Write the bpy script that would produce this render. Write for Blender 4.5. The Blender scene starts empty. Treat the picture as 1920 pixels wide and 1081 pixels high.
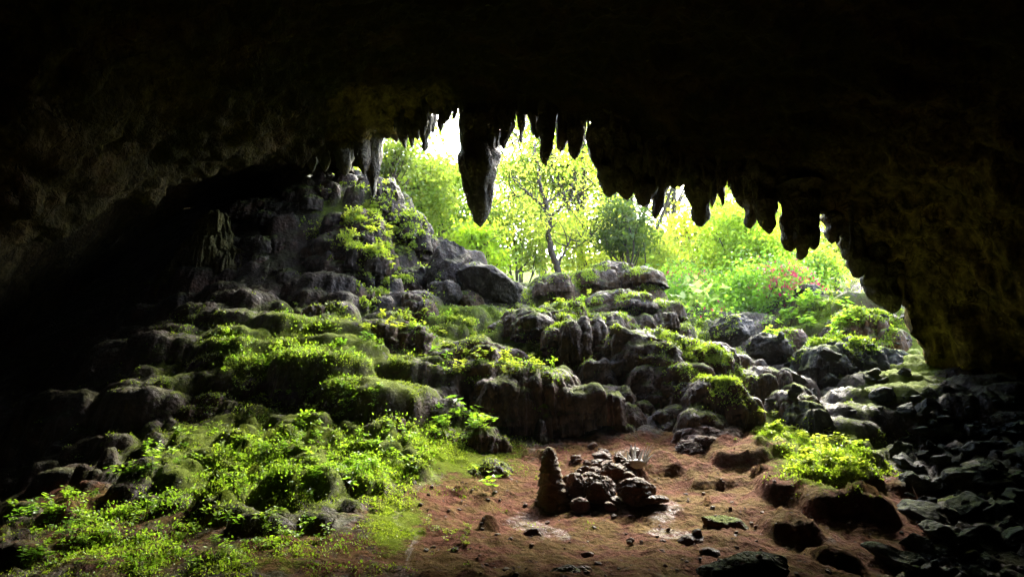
import bpy, bmesh, math, random
import numpy as np
from mathutils import Vector, Matrix
from mathutils.bvhtree import BVHTree

random.seed(7); RNG = np.random.default_rng(11)
S = bpy.context.scene
C = S.collection
R = math.radians

# ------------------------------------------------------------------ camera, sky, sun, exposure
CAM = np.array([0.0, 0.0, 1.6]); PITCH = R(15.0); FPX = 1280.0
cam_data = bpy.data.cameras.new('camera'); cam = bpy.data.objects.new('camera', cam_data); C.objects.link(cam)
cam.location = CAM; cam.rotation_euler = (R(90) + PITCH, 0, 0)
cam_data.sensor_width = 36.0; cam_data.lens = 24.0; cam_data.clip_end = 2000; cam_data.clip_start = 0.05
S.camera = cam
SUN_EL, SUN_AZ = R(44), R(25)
W = bpy.data.worlds.new('World'); S.world = W; W.use_nodes = True
nt = W.node_tree; nt.nodes.clear()
sky = nt.nodes.new('ShaderNodeTexSky'); sky.sky_type = 'NISHITA'; sky.sun_disc = False
sky.sun_elevation = SUN_EL; sky.sun_rotation = SUN_AZ; sky.dust_density = 3.0; sky.ozone_density = 1.0
bg = nt.nodes.new('ShaderNodeBackground'); bg.inputs['Strength'].default_value = 0.15
wo = nt.nodes.new('ShaderNodeOutputWorld')
nt.links.new(sky.outputs[0], bg.inputs[0]); nt.links.new(bg.outputs[0], wo.inputs[0])
sun_data = bpy.data.lights.new('sun', 'SUN'); sun = bpy.data.objects.new('sun', sun_data); C.objects.link(sun)
sun_data.energy = 1.5; sun_data.angle = R(14); sun_data.color = (1.0, 0.95, 0.85)
sv = Vector((math.sin(SUN_AZ) * math.cos(SUN_EL), math.cos(SUN_AZ) * math.cos(SUN_EL), math.sin(SUN_EL)))
sun.rotation_euler = sv.to_track_quat('Z', 'Y').to_euler(); sun.location = sv * 60
S.view_settings.view_transform = 'Standard'; S.view_settings.look = 'None'
S.view_settings.exposure = 4.3; S.view_settings.gamma = 1.0
S.cycles.use_denoising = True
S.cycles.max_bounces = 6; S.cycles.diffuse_bounces = 3; S.cycles.transmission_bounces = 4; S.cycles.glossy_bounces = 2
S.cycles.sample_clamp_indirect = 6.0

# ------------------------------------------------------------------ helpers
FWD = np.array([0, math.cos(PITCH), math.sin(PITCH)]); UP = np.array([0, -math.sin(PITCH), math.cos(PITCH)]); RT = np.array([1.0, 0, 0])
def ray(px, py):
    return FWD + RT * ((px - 960) / FPX) + UP * ((540.5 - py) / FPX)
def P(px, py, d):
    r = ray(px, py); return CAM + r * (d / r[1])
def PX(p):
    q = np.asarray(p) - CAM; f = np.maximum(q @ FWD, 0.05)
    return 960 + FPX * (q @ RT) / f, 540.5 - FPX * (q @ UP) / f
def scale_at(px, py, d):
    """metres per photo pixel at that spot"""
    return (P(px, py, d) - CAM) @ FWD / FPX

def _h(ix, iy, iz):
    n = (ix * 374761393 + iy * 668265263 + iz * 2147483647 % 4294967296 + iz * 1274126177) & 0xFFFFFFFF
    n = ((n ^ (n >> 13)) * 1274126177) & 0xFFFFFFFF
    n = (n ^ (n >> 16)) & 0xFFFFFFFF
    return n.astype(np.float64) / 2147483647.5 - 1.0
def vnoise(p):
    p = np.asarray(p, float); i = np.floor(p).astype(np.int64); f = p - i
    u = f * f * f * (f * (f * 6 - 15) + 10)
    x, y, z = i[:, 0], i[:, 1], i[:, 2]; ux, uy, uz = u[:, 0], u[:, 1], u[:, 2]
    def L(a, b, t): return a + (b - a) * t
    return L(L(L(_h(x, y, z), _h(x+1, y, z), ux), L(_h(x, y+1, z), _h(x+1, y+1, z), ux), uy),
             L(L(_h(x, y, z+1), _h(x+1, y, z+1), ux), L(_h(x, y+1, z+1), _h(x+1, y+1, z+1), ux), uy), uz)
def fbm(p, octs=4, gain=0.5):
    p = np.asarray(p, float); a = 1.0; s = 0; t = 0
    for k in range(octs):
        s = s + a * vnoise(p * (2.03 ** k) + 17.3 * k); t += a; a *= gain
    return s / t
def ridged(p, octs=3):
    p = np.asarray(p, float); a = 1.0; s = 0; t = 0
    for k in range(octs):
        s = s + a * (1 - np.abs(vnoise(p * (2.1 ** k) + 9.1 * k)) * 2); t += a; a *= 0.5
    return s / t
def sstep(a, b, x):
    t = np.clip((x - a) / (b - a), 0, 1); return t * t * (3 - 2 * t)

def make_mesh(name, V, F, mat, smooth=True, masks=None):
    """V (n,3); F (m,3|4) array"""
    V = np.ascontiguousarray(V, dtype=np.float32); F = np.ascontiguousarray(F, dtype=np.int32)
    me = bpy.data.meshes.new(name); k = F.shape[1]
    me.vertices.add(len(V)); me.vertices.foreach_set('co', V.ravel())
    me.loops.add(F.size); me.loops.foreach_set('vertex_index', F.ravel())
    me.polygons.add(len(F)); me.polygons.foreach_set('loop_start', np.arange(0, F.size, k, dtype=np.int32))
    me.polygons.foreach_set('use_smooth', np.full(len(F), smooth))
    me.materials.append(mat)
    if masks is not None:
        at = me.color_attributes.new('mask', 'FLOAT_COLOR', 'POINT')
        col = np.ones((len(V), 4), np.float32); col[:, :masks.shape[1]] = masks
        at.data.foreach_set('color', col.ravel())
    me.update(calc_edges=True); me.validate()
    return me
def link(name, me, parent=None, loc=None):
    o = bpy.data.objects.new(name, me); C.objects.link(o)
    if loc is not None: o.location = loc
    if parent: o.parent = parent
    return o
def tag(o, label, cat, group=None, kind=None):
    o['label'] = label; o['category'] = cat
    if group: o['group'] = group
    if kind: o['kind'] = kind
    return o
def empty(name, loc):
    o = bpy.data.objects.new(name, None); C.objects.link(o); o.location = loc; o.empty_display_size = 0.1; return o

def grid_faces(nu, nv, wrap=False):
    """faces of a nu x nv vertex grid (row-major, v fastest)"""
    ii = np.arange(nu if wrap else nu - 1); jj = np.arange(nv - 1)
    a, b = np.meshgrid(ii, jj, indexing='ij'); a = a.ravel(); b = b.ravel(); a2 = (a + 1) % nu
    return np.stack([a * nv + b, a2 * nv + b, a2 * nv + b + 1, a * nv + b + 1], 1)
def vert_normals(V, F):
    n = np.zeros_like(V)
    if F.shape[1] == 4: fn = np.cross(V[F[:, 2]] - V[F[:, 0]], V[F[:, 3]] - V[F[:, 1]])
    else: fn = np.cross(V[F[:, 1]] - V[F[:, 0]], V[F[:, 2]] - V[F[:, 0]])
    for k in range(F.shape[1]): np.add.at(n, F[:, k], fn)
    return n / (np.linalg.norm(n, axis=1, keepdims=True) + 1e-9)

def rbf(pts, lam=0.0):
    """smooth surface z(x, y) through surveyed points"""
    pts = np.array(pts, float); A = pts[:, :2]; n = len(A)
    K = np.linalg.norm(A[:, None] - A[None], axis=2) + np.eye(n) * -lam
    M = np.zeros((n + 1, n + 1)); M[:n, :n] = K; M[:n, n] = 1; M[n, :n] = 1
    w = np.linalg.solve(M, np.concatenate([pts[:, 2], [0]]))
    def f(X, Y):
        sh = X.shape; Q = np.stack([X.ravel(), Y.ravel()], 1); out = np.empty(len(Q))
        for s in range(0, len(Q), 20000):
            q = Q[s:s + 20000]; out[s:s + 20000] = np.linalg.norm(q[:, None] - A[None], axis=2) @ w[:n] + w[n]
        return out.reshape(sh)
    return f

# ------------------------------------------------------------------ materials
class NT:
    def __init__(s, name):
        s.m = bpy.data.materials.new(name); s.m.use_nodes = True; s.t = s.m.node_tree; s.t.nodes.clear()
        s.out = s.n('ShaderNodeOutputMaterial')
    def n(s, typ, **kw):
        x = s.t.nodes.new(typ)
        for k, v in kw.items(): setattr(x, k, v)
        return x
    def l(s, a, b): s.t.links.new(a, b)
    def pos(s): return s.n('ShaderNodeNewGeometry').outputs['Position']
    def noise(s, scale, detail=4, rough=0.55, vec=None, dist=0.0):
        x = s.n('ShaderNodeTexNoise'); x.inputs['Scale'].default_value = scale; x.inputs['Detail'].default_value = detail
        x.inputs['Roughness'].default_value = rough; x.inputs['Distortion'].default_value = dist
        s.l(vec if vec is not None else s.pos(), x.inputs['Vector']); return x.outputs[0]
    def ramp(s, fac, stops):
        x = s.n('ShaderNodeValToRGB'); e = x.color_ramp.elements
        while len(e) < len(stops): e.new(0.5)
        for k, (p, c) in enumerate(stops):
            e[k].position = p; e[k].color = (*c, 1) if isinstance(c, tuple) else (c, c, c, 1)
        s.l(fac, x.inputs[0]); return x.outputs[0]
    def mix(s, fac, a, b):
        x = s.n('ShaderNodeMix', data_type='RGBA')
        for sock, v in ((x.inputs[0], fac), (x.inputs[6], a), (x.inputs[7], b)):
            if hasattr(v, 'is_output'): s.l(v, sock)
            elif isinstance(v, tuple): sock.default_value = (*v, 1)
            elif sock.type == 'RGBA': sock.default_value = (v, v, v, 1)
            else: sock.default_value = v
        return x.outputs[2]
    def math(s, op, a, b=0.0):
        x = s.n('ShaderNodeMath', operation=op)
        for sock, v in ((x.inputs[0], a), (x.inputs[1], b)):
            if hasattr(v, 'is_output'): s.l(v, sock)
            else: sock.default_value = v
        return x.outputs[0]
    def bump(s, h, strength=0.5, dist=0.05, nrm=None):
        x = s.n('ShaderNodeBump'); x.inputs['Strength'].default_value = strength; x.inputs['Distance'].default_value = dist
        s.l(h, x.inputs['Height'])
        if nrm is not None: s.l(nrm, x.inputs['Normal'])
        return x.outputs[0]
    def princ(s, col, rough, nrm=None, spec=0.5):
        p = s.n('ShaderNodeBsdfPrincipled')
        for nm, v in (('Base Color', col), ('Roughness', rough), ('Specular IOR Level', spec)):
            if hasattr(v, 'is_output'): s.l(v, p.inputs[nm])
            elif isinstance(v, tuple): p.inputs[nm].default_value = (*v, 1)
            else: p.inputs[nm].default_value = v
        if nrm is not None: s.l(nrm, p.inputs['Normal'])
        return p.outputs[0]

def rock_material(name, dark=(0.018, 0.011, 0.006), light=(0.072, 0.048, 0.027), moss=1.0, masked=False, rust=0.5, rough=(0.4, 0.75), spec=0.14, pale=False, dim_tops=False):
    n = NT(name); pos = n.pos()
    big = n.noise(0.9, 5, 0.6, dist=0.6); mid = n.noise(4.0, 6, 0.65); fine = n.noise(22, 5, 0.7)
    stre = n.n('ShaderNodeMapping'); stre.inputs['Scale'].default_value = (9, 9, 0.9); n.l(pos, stre.inputs[0])
    streak = n.noise(1.0, 5, 0.6, vec=stre.outputs[0])
    f = n.math('ADD', n.math('MULTIPLY', mid, 0.55), n.math('MULTIPLY', streak, 0.45))
    col = n.mix(n.ramp(f, [(0.32, 0.0), (0.68, 1.0)]), dark, light)
    col = n.mix(n.math('MULTIPLY', n.ramp(big, [(0.5, 0.0), (0.68, 1.0)]), rust), col, (0.11, 0.052, 0.026))
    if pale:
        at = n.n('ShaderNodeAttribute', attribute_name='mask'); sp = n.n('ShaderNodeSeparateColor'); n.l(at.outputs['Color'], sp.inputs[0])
        col = n.mix(sp.outputs[0], col, n.mix(n.ramp(f, [(0.38, 0.0), (0.62, 1.0)]), (0.035, 0.026, 0.010), (0.34, 0.25, 0.10)))  # masked rock gets a lighter colour in place of light reaching it
    geo = n.n('ShaderNodeNewGeometry'); sep = n.n('ShaderNodeSeparateXYZ'); n.l(geo.outputs['Normal'], sep.inputs[0])
    up = n.ramp(sep.outputs['Z'], [(0.35, 0.0), (0.8, 1.0)])
    if dim_tops: col = n.mix(n.math('MULTIPLY', n.ramp(sep.outputs['Z'], [(0.2, 0.0), (0.6, 1.0)]), n.ramp(mid, [(0.25, 1.0), (0.75, 0.6)])), col, (0.017, 0.012, 0.008))  # tops darkened in colour, so steep faces seem to catch fill light
    patch = n.ramp(n.noise(2.3, 6, 0.7, dist=0.4), [(0.44, 0.0), (0.56, 1.0)])
    mossf = n.math('MULTIPLY', n.math('MULTIPLY', up, patch), moss)
    vor = n.n('ShaderNodeTexVoronoi'); vor.inputs['Scale'].default_value = 16; n.l(pos, vor.inputs['Vector'])
    height = n.math('ADD', n.math('MULTIPLY', mid, 0.6), n.math('ADD', n.math('MULTIPLY', fine, 0.3), n.math('MULTIPLY', vor.outputs['Distance'], 0.25)))
    height = n.math('ADD', height, n.math('MULTIPLY', streak, 0.5))
    cv = n.n('ShaderNodeTexVoronoi', feature='DISTANCE_TO_EDGE'); cv.inputs['Scale'].default_value = 2.6
    wv = n.n('ShaderNodeVectorMath', operation='ADD'); n.l(pos, wv.inputs[0]); nz = n.n('ShaderNodeTexNoise'); nz.inputs['Scale'].default_value = 2.2; nz.inputs['Detail'].default_value = 5; n.l(pos, nz.inputs['Vector']); n.l(nz.outputs['Color'], wv.inputs[1]); n.l(wv.outputs[0], cv.inputs['Vector'])
    crack = n.math('MULTIPLY', n.ramp(cv.outputs['Distance'], [(0.0, 1.0), (0.035, 0.0)]), n.ramp(big, [(0.4, 0.0), (0.6, 1.0)]))
    if not masked: height = n.math('SUBTRACT', height, n.math('MULTIPLY', crack, 0.5)); col = n.mix(n.math('MULTIPLY', crack, 0.6), col, (0.01, 0.008, 0.006))
    rgh = n.ramp(mid, [(0.3, rough[0]), (0.7, rough[1])])
    if masked:
        at = n.n('ShaderNodeAttribute', attribute_name='mask'); sp = n.n('ShaderNodeSeparateColor'); n.l(at.outputs['Color'], sp.inputs[0])
        grit = n.noise(60, 4, 0.7); clod = n.noise(7, 6, 0.7)
        scol = n.mix(n.ramp(clod, [(0.3, 0.0), (0.7, 1.0)]), (0.058, 0.022, 0.012), (0.125, 0.053, 0.031))
        scol = n.mix(n.ramp(grit, [(0.55, 0.0), (0.75, 0.6)]), scol, (0.07, 0.032, 0.02))
        sf = n.ramp(n.math('ADD', sp.outputs[0], n.math('MULTIPLY', n.math('SUBTRACT', clod, 0.5), 0.7)), [(0.4, 0.0), (0.6, 1.0)])
        col = n.mix(sf, col, scol)
        mf = n.ramp(n.math('ADD', sp.outputs[1], n.math('MULTIPLY', n.math('SUBTRACT', n.noise(6, 6, 0.75), 0.5), 1.3)), [(0.45, 0.0), (0.7, 1.0)])
        mossf = n.math('MULTIPLY', n.math('MAXIMUM', n.math('MULTIPLY', mossf, 0.35), mf), n.ramp(sep.outputs['Z'], [(0.15, 0.0), (0.6, 1.0)]))
        wetf = n.ramp(n.math('ADD', sp.outputs[2], n.math('MULTIPLY', n.math('SUBTRACT', n.noise(14, 5, 0.7), 0.5), 0.9)), [(0.45, 0.0), (0.6, 1.0)])
        rgh = n.mix(sf, rgh, n.ramp(grit, [(0.3, 0.8), (0.7, 1.0)]))
        rgh = n.mix(wetf, rgh, n.ramp(n.noise(45, 4, 0.7), [(0.4, 0.3), (0.6, 0.8)]))
        spec = n.math('ADD', n.math('MULTIPLY', n.math('SUBTRACT', 1.0, sf), 0.1), n.math('ADD', n.math('MULTIPLY', wetf, 0.10), 0.03))
        height = n.math('ADD', height, n.math('MULTIPLY', grit, 0.12))
    mcol = n.mix(n.noise(30, 4, 0.7), (0.055, 0.085, 0.006), (0.20, 0.26, 0.018))
    col = n.mix(mossf, col, mcol)
    rgh = n.mix(mossf, rgh, 0.9)
    height = n.math('ADD', height, n.math('MULTIPLY', n.math('MULTIPLY', n.noise(70, 3, 0.8), mossf), 0.6))
    n.l(n.princ(col, rgh, n.bump(height, 0.9, 0.09), spec), n.out.inputs[0])
    return n.m

def leaf_material(name, c1, c2, trans=0.45, tcol=None, rough=0.45):
    n = NT(name); info = n.n('ShaderNodeObjectInfo')
    v = n.math('ADD', n.math('MULTIPLY', n.noise(1.7, 3, 0.6), 0.75), n.math('MULTIPLY', info.outputs['Random'], 0.25))
    f = n.ramp(v, [(0.3, 0.0), (0.7, 1.0)]); fine = n.noise(11, 2, 0.5)
    f2 = n.math('ADD', n.math('MULTIPLY', f, 0.6), n.math('MULTIPLY', fine, 0.4))
    col = n.mix(n.ramp(f2, [(0.25, 0.0), (0.75, 1.0)]), c1, c2)
    pr = n.princ(col, rough)
    tr = n.n('ShaderNodeBsdfTranslucent')
    if tcol is None: tcol = tuple(min(1, x * 2.2) for x in c2)
    tc = n.mix(n.ramp(f2, [(0.25, 0.0), (0.75, 1.0)]), tuple(min(1, x * 2.2) for x in c1), tcol)
    n.l(tc, tr.inputs[0])
    mx = n.n('ShaderNodeMixShader'); mx.inputs[0].default_value = trans
    n.l(pr, mx.inputs[1]); n.l(tr.outputs[0], mx.inputs[2]); n.l(mx.outputs[0], n.out.inputs[0])
    return n.m
def bark_material(name, a, b):
    n = NT(name); m = n.n('ShaderNodeMapping'); m.inputs['Scale'].default_value = (14, 14, 3); n.l(n.pos(), m.inputs[0])
    f = n.noise(1.0, 5, 0.65, vec=m.outputs[0]); n.l(n.princ(n.mix(f, a, b), 0.85, n.bump(f, 0.6, 0.03)), n.out.inputs[0]); return n.m

M_GROUND = rock_material('ground_soil_and_rock', masked=True, moss=0.5, dim_tops=True, dark=(0.02, 0.013, 0.007), light=(0.09, 0.058, 0.03))
M_WALL = rock_material('flowstone_wall', masked=True, moss=0.4, rust=0.6, dim_tops=True, dark=(0.008, 0.0055, 0.003), light=(0.032, 0.020, 0.010))
M_LEDGE = rock_material('mossy_flowstone', moss=0.9, rust=0.5, dim_tops=True, dark=(0.022, 0.013, 0.006), light=(0.145, 0.09, 0.044))
M_WALLROCK = rock_material('dim_flowstone', moss=0.5, rust=0.6, dim_tops=True, dark=(0.008, 0.0055, 0.003), light=(0.032, 0.020, 0.010))
M_BOULDER = rock_material('boulder_rock', moss=0.25, dark=(0.012, 0.009, 0.006), light=(0.042, 0.033, 0.022), rust=0.2)
M_BANK = rock_material('mossy_bank_rock', moss=0.8, dark=(0.02, 0.022, 0.018), light=(0.06, 0.062, 0.048), rust=0.2, rough=(0.6, 0.9), spec=0.15)
M_STONE = rock_material('scree_stone', moss=0.3, dark=(0.02, 0.024, 0.023), light=(0.055, 0.06, 0.052), rust=0.1, rough=(0.6, 0.9), spec=0.15)
M_STALAG = rock_material('stalagmite_calcite', moss=0.25, dark=(0.05, 0.03, 0.018), light=(0.20, 0.13, 0.075), rust=0.4)
M_REDSTONE = rock_material('dirt_stained_stone', moss=0.12, dark=(0.03, 0.017, 0.011), light=(0.13, 0.066, 0.042), rust=0.7)
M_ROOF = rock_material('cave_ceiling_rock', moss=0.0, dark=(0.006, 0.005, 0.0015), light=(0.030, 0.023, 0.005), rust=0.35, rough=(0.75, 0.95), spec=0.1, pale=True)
M_STAL = rock_material('stalactite_calcite', moss=0.0, dark=(0.035, 0.031, 0.02), light=(0.17, 0.15, 0.10), rust=0.35, rough=(0.4, 0.7))
M_MOSS = leaf_material('moss_tufts', (0.10, 0.16, 0.008), (0.26, 0.36, 0.02), 0.4, tcol=(0.45, 0.6, 0.03))
M_PLANT = leaf_material('seedling_leaves', (0.09, 0.19, 0.010), (0.20, 0.33, 0.015), 0.5, tcol=(0.46, 0.70, 0.03))
M_YPLANT = leaf_material('creeper_leaves', (0.11, 0.16, 0.010), (0.24, 0.28, 0.02), 0.5)
M_STEM = bark_material('green_stem', (0.06, 0.10, 0.02), (0.10, 0.13, 0.04))
M_TREE = leaf_material('tree_leaves', (0.06, 0.12, 0.01), (0.16, 0.22, 0.02), 0.7, tcol=(0.72, 0.92, 0.05))
M_TREE_Y = leaf_material('pale_tree_leaves', (0.11, 0.16, 0.015), (0.22, 0.26, 0.03), 0.7, tcol=(0.9, 0.93, 0.10))
M_TREE_D = leaf_material('dark_tree_leaves', (0.04, 0.07, 0.008), (0.09, 0.13, 0.014), 0.5, tcol=(0.32, 0.44, 0.03))
M_SHRUB = leaf_material('shrub_leaves', (0.06, 0.14, 0.01), (0.15, 0.25, 0.02), 0.6, tcol=(0.5, 0.85, 0.05))
M_PINK = leaf_material('pink_flowers', (0.35, 0.02, 0.07), (0.55, 0.05, 0.12), 0.4, tcol=(0.7, 0.06, 0.16))
M_PALE = leaf_material('pale_broad_leaves', (0.22, 0.30, 0.05), (0.35, 0.42, 0.10), 0.5, tcol=(0.6, 0.72, 0.2))
M_BARK = bark_material('bark', (0.03, 0.02, 0.014), (0.085, 0.06, 0.04))
M_TWIG = bark_material('twig_bark', (0.06, 0.035, 0.02), (0.13, 0.08, 0.05))
M_WOOD = bark_material('bleached_wood', (0.30, 0.29, 0.27), (0.62, 0.61, 0.6))

# ------------------------------------------------------------------ terrain
GP = [  # surveyed points: photo pixel + forward distance in metres
 (0,1081,5.2),(300,1081,5.0),(600,1081,4.9),(960,1081,4.9),(1300,1081,5.0),(1560,1081,5.2),
 (0,990,6.4),(130,925,7.2),(270,855,8.2),(370,805,9.0),(330,700,10.4),(300,640,11.2),
 (200,1010,6.1),(420,930,6.9),(620,960,6.5),(700,880,7.6),(600,800,8.7),(450,740,9.8),(560,640,11.2),(700,700,10.4),(640,590,12.2),(500,610,11.8),
 (800,960,6.9),(960,1000,6.5),(900,900,7.9),(1040,965,7.4),(850,830,9.0),(960,810,9.9),(1160,860,8.8),(1200,960,7.3),(1350,810,9.9),(1280,900,8.2),(1400,1000,6.6),
 (1000,760,10.9),(1000,700,11.2),(1150,620,13.0),(1150,520,16.2),(1040,540,15.4),(960,590,14.0),(850,590,14.0),(900,560,15.4),(800,700,10.8),(850,650,11.8),(960,650,12.2),
 (1200,700,11.4),(1300,660,12.2),(1380,700,11.2),(1260,600,14.0),(1420,740,10.6),
 (1430,800,9.5),(1560,850,8.6),(1650,890,7.9),(1600,960,6.9),(1500,900,7.9),
 (1380,640,14.2),(1500,640,14.2),(1560,560,16.0),(1610,540,15.0),(1660,560,14.0),(1700,612,12.9),(1740,660,12.3),(1600,650,13.6),(1480,720,12.2),(1560,760,11.0),
 (1720,960,7.9),(1760,880,8.8),(1850,800,9.6),(1920,770,10.0),(1920,900,8.0),(1850,1000,7.0),(1920,1081,6.0),(1700,1081,6.0),(1680,800,9.9),
 (690,375,14.6),(560,345,15.0),(430,440,14.4),(380,540,13.6),(600,480,13.9),(740,470,14.6),(820,460,16.6),(740,345,15.6),(680,540,13.2),(780,545,14.4),
]
GPW = [P(*g) for g in GP] + [
 (0,0,0.35),(4,0,0.2),(-4,0,0.3),(0,-4,0.2),(8,0,0.0),(-8,2,-0.5),(0,3,0.6),(-3.5,3,0.6),(4,3,0.5),
 (-8,6,-0.6),(-10,9,0.0),(-11,12,1.5),(-13,6,-1),(-14,14,2),(10,5,0.2),(12,9,1.2),(12,13,3),(-6.3,6.4,0.1),(-7.5,8.5,0.6),
 (-8.5,13,2.2),(-9,16,6.5),(-6,19,10.5),(-3.5,19.5,8.2),(-10,22,12),
 (1.5,19,5.3),(-0.5,19,4.9),(4,18.5,4.7),(7,19,4.9),(9.5,17,5.4),(11,20,7.5),(0,24,6.2),(6,25,6.6),(-6,27,11),(14,26,9),(0,34,11),(9,34,11.5),(20,34,13),(-20,34,14),(0,48,17),(20,48,17),(-20,48,18),(0,70,22),(60,60,20),(-60,60,20),
 (-30,0,2),(30,0,2),(0,-30,1),(60,-30,2),(-60,-30,2),(16,16,7.5)]
base_z = rbf(GPW, lam=0.05)

def spaced(lo, hi, step, far_lo, far_hi):
    mid = np.arange(lo, hi, step); out = [hi]; s = step
    while out[-1] < far_hi: s *= 1.22; out.append(out[-1] + s)
    left = [lo]; s = step
    while left[-1] > far_lo: s *= 1.22; left.append(left[-1] - s)
    return np.concatenate([left[:0:-1], mid, out])
xs = spaced(-9.5, 9.5, 0.042, -110, 110); ys = spaced(3.6, 18.5, 0.042, -40, 130)
X, Y = np.meshgrid(xs, ys, indexing='ij')
Zb = base_z(X, Y)
def region(px, py, blobs):
    o = np.zeros_like(px)
    for (cx, cy, rx, ry, s) in blobs:
        o = np.maximum(o, s * np.clip(1.5 - np.sqrt(((px - cx) / rx) ** 2 + ((py - cy) / ry) ** 2) * 1.0, 0, 1))
    return o
SOIL = [(1000,1000,330,130,1),(1200,900,260,90,1),(900,860,130,50,.8),(1400,930,260,110,1),(1650,980,110,120,.75),(1350,820,120,40,.9),(1450,1060,260,60,.9),(250,1010,330,110,.52),(600,1040,260,70,.6),(140,930,120,40,.6)]
MOSSB = [(520,860,330,130,.78),(760,840,130,90,.8),(560,650,230,90,.85),(760,430,70,120,.5),(680,400,110,60,.7),(850,620,170,60,.95),(980,680,140,60,.8),(1100,560,160,70,.7),(860,840,140,60,.85),(740,980,70,70,.75),(1560,850,130,75,.85),(1450,800,60,40,.7),(1350,700,60,60,.6),(1600,610,150,70,.9),(1690,690,90,90,.8),(1620,750,60,50,.6),(380,690,150,90,.6),(200,1040,300,60,.5),(700,720,150,90,.75),(1300,630,80,60,.6),(420,1050,260,50,.5)]
WET = [(1000,985,50,34,.62),(1040,1000,20,16,.75),(760,1000,9,120,.72),(785,900,14,40,.6),(1260,960,40,34,.6),(1190,850,50,20,.55),(1240,1000,60,16,.6),(790,450,60,60,.55)]
def pix(X, Y, Z): return PX(np.stack([X.ravel(), Y.ravel(), Z.ravel()], 1))
px, py = pix(X, Y, Zb); px = px.reshape(X.shape); py = py.reshape(X.shape)
soil = region(px, py, SOIL); front = (Y > 3)
Z = Zb.copy()
flat3 = lambda s, a=0: np.stack([X.ravel() * s, Y.ravel() * s, np.full(X.size, a)], 1)
wx = fbm(flat3(0.9, 3.3), 3).reshape(X.shape) * 0.35; wy = fbm(flat3(0.9, 8.3), 3).reshape(X.shape) * 0.35
flute = ridged(flat3(5.5, 1.7), 2).reshape(X.shape)
lump = fbm(flat3(3.0, 5.5), 3).reshape(X.shape)
KEEP_OPEN = [(915,1095,688,806),(1075,1200,720,806),(1160,1290,745,806),(1110,1320,622,750),(1045,1140,596,700),(1018,1095,610,672),(1088,1230,548,606),(1085,1212,500,562),(1010,1090,512,570),(1196,1270,584,642),(1096,1200,590,640),(1290,1390,648,722),(1256,1402,712,808),(1380,1482,690,770),(1440,1530,732,815),(668,822,602,672),(812,980,640,712),(650,745,664,720),(655,745,540,600),(500,580,498,552),(572,722,432,548),(620,722,395,446),(735,806,398,452),(440,540,372,440),(520,620,345,400),(450,540,440,500),(670,768,782,850),(780,860,800,870),(600,690,890,950),(700,790,880,935),(860,945,800,868),(880,960,865,915),(440,560,690,740),(350,450,740,800),(560,680,740,790),(1600,1720,655,720),(1490,1645,632,715),(1560,1690,582,655),(1460,1560,755,830),(1250,1400,800,850),(330,425,405,545)]   # rock faces left bare of small pillows
# rounded flowstone pillows heaped over the slope
npil = 0
for k in range(2600):
    if k < 1500: cx, cy = RNG.uniform(-7.5, 7.5), RNG.uniform(8.2, 17.5)
    else: cx, cy = RNG.uniform(-6.5, 7.5), RNG.uniform(5.2, 12.0)
    i = int(np.searchsorted(xs, cx)); j = int(np.searchsorted(ys, cy))
    if soil[i, j] > 0.45 and RNG.random() > 0.06: continue
    if py[i, j] > 1150: continue
    if any(a < px[i, j] < b and t - 5 < py[i, j] < bo + 25 for (a, b, t, bo) in KEEP_OPEN) and RNG.random() < .75: continue
    if 840 < px[i, j] < 1480 and py[i, j] > 560 and any(a - 40 < px[i, j] < b + 40 and t < py[i, j] < bo + 60 for (a, b, t, bo) in KEEP_OPEN): rlim = .3
    else: rlim = 2.0
    big = (cy > 9.5)
    rx = RNG.uniform(0.16, 0.75) if big else RNG.uniform(0.10, 0.36)
    if RNG.random() < 0.5: rx *= 0.55
    ry = rx * RNG.uniform(0.5, 0.85); H = RNG.uniform(0.05, 0.22) * (1.4 if big else 0.65)
    if big and k % 7 == 0: rx = RNG.uniform(.5, 1.0); ry = rx * .6; H = RNG.uniform(.2, .42)
    if px[i, j] < 860 and py[i, j] < 490: rlim = .34
    if rx > rlim: rx = rlim * RNG.uniform(.4, 1); ry = rx * .7; H = .08
    m = 1.4
    i0, i1 = np.searchsorted(xs, [cx - rx * m - .3, cx + rx * m + .3]); j0, j1 = np.searchsorted(ys, [cy - ry * m - .3, cy + ry * m + .3])
    sl = (slice(i0, i1), slice(j0, j1))
    dx = (X[sl] + wx[sl] * 0.5 - cx) / rx; dy = (Y[sl] + wy[sl] * 0.5 - cy) / ry
    rho = np.sqrt(dx * dx + dy * dy) * (1 + 0.10 * flute[sl] + 0.10 * lump[sl])
    zc = Zb[i, j] + H
    zd = zc - 0.06 * rho ** 2 - 0.55 * np.minimum(rho, 1.6) ** 7
    Z[sl] = np.maximum(Z[sl], zd); npil += 1
near = sstep(3.0, 5.0, Y) * (1 - sstep(22, 40, Y))
rough_amt = (0.35 + 0.65 * (1 - soil))
Z += near * rough_amt * (0.10 * fbm(flat3(1.6, 2.2), 4).reshape(X.shape) + 0.05 * fbm(flat3(7, 4.2), 4).reshape(X.shape) + 0.03 * ridged(flat3(12, 6.1), 3).reshape(X.shape))
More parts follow.
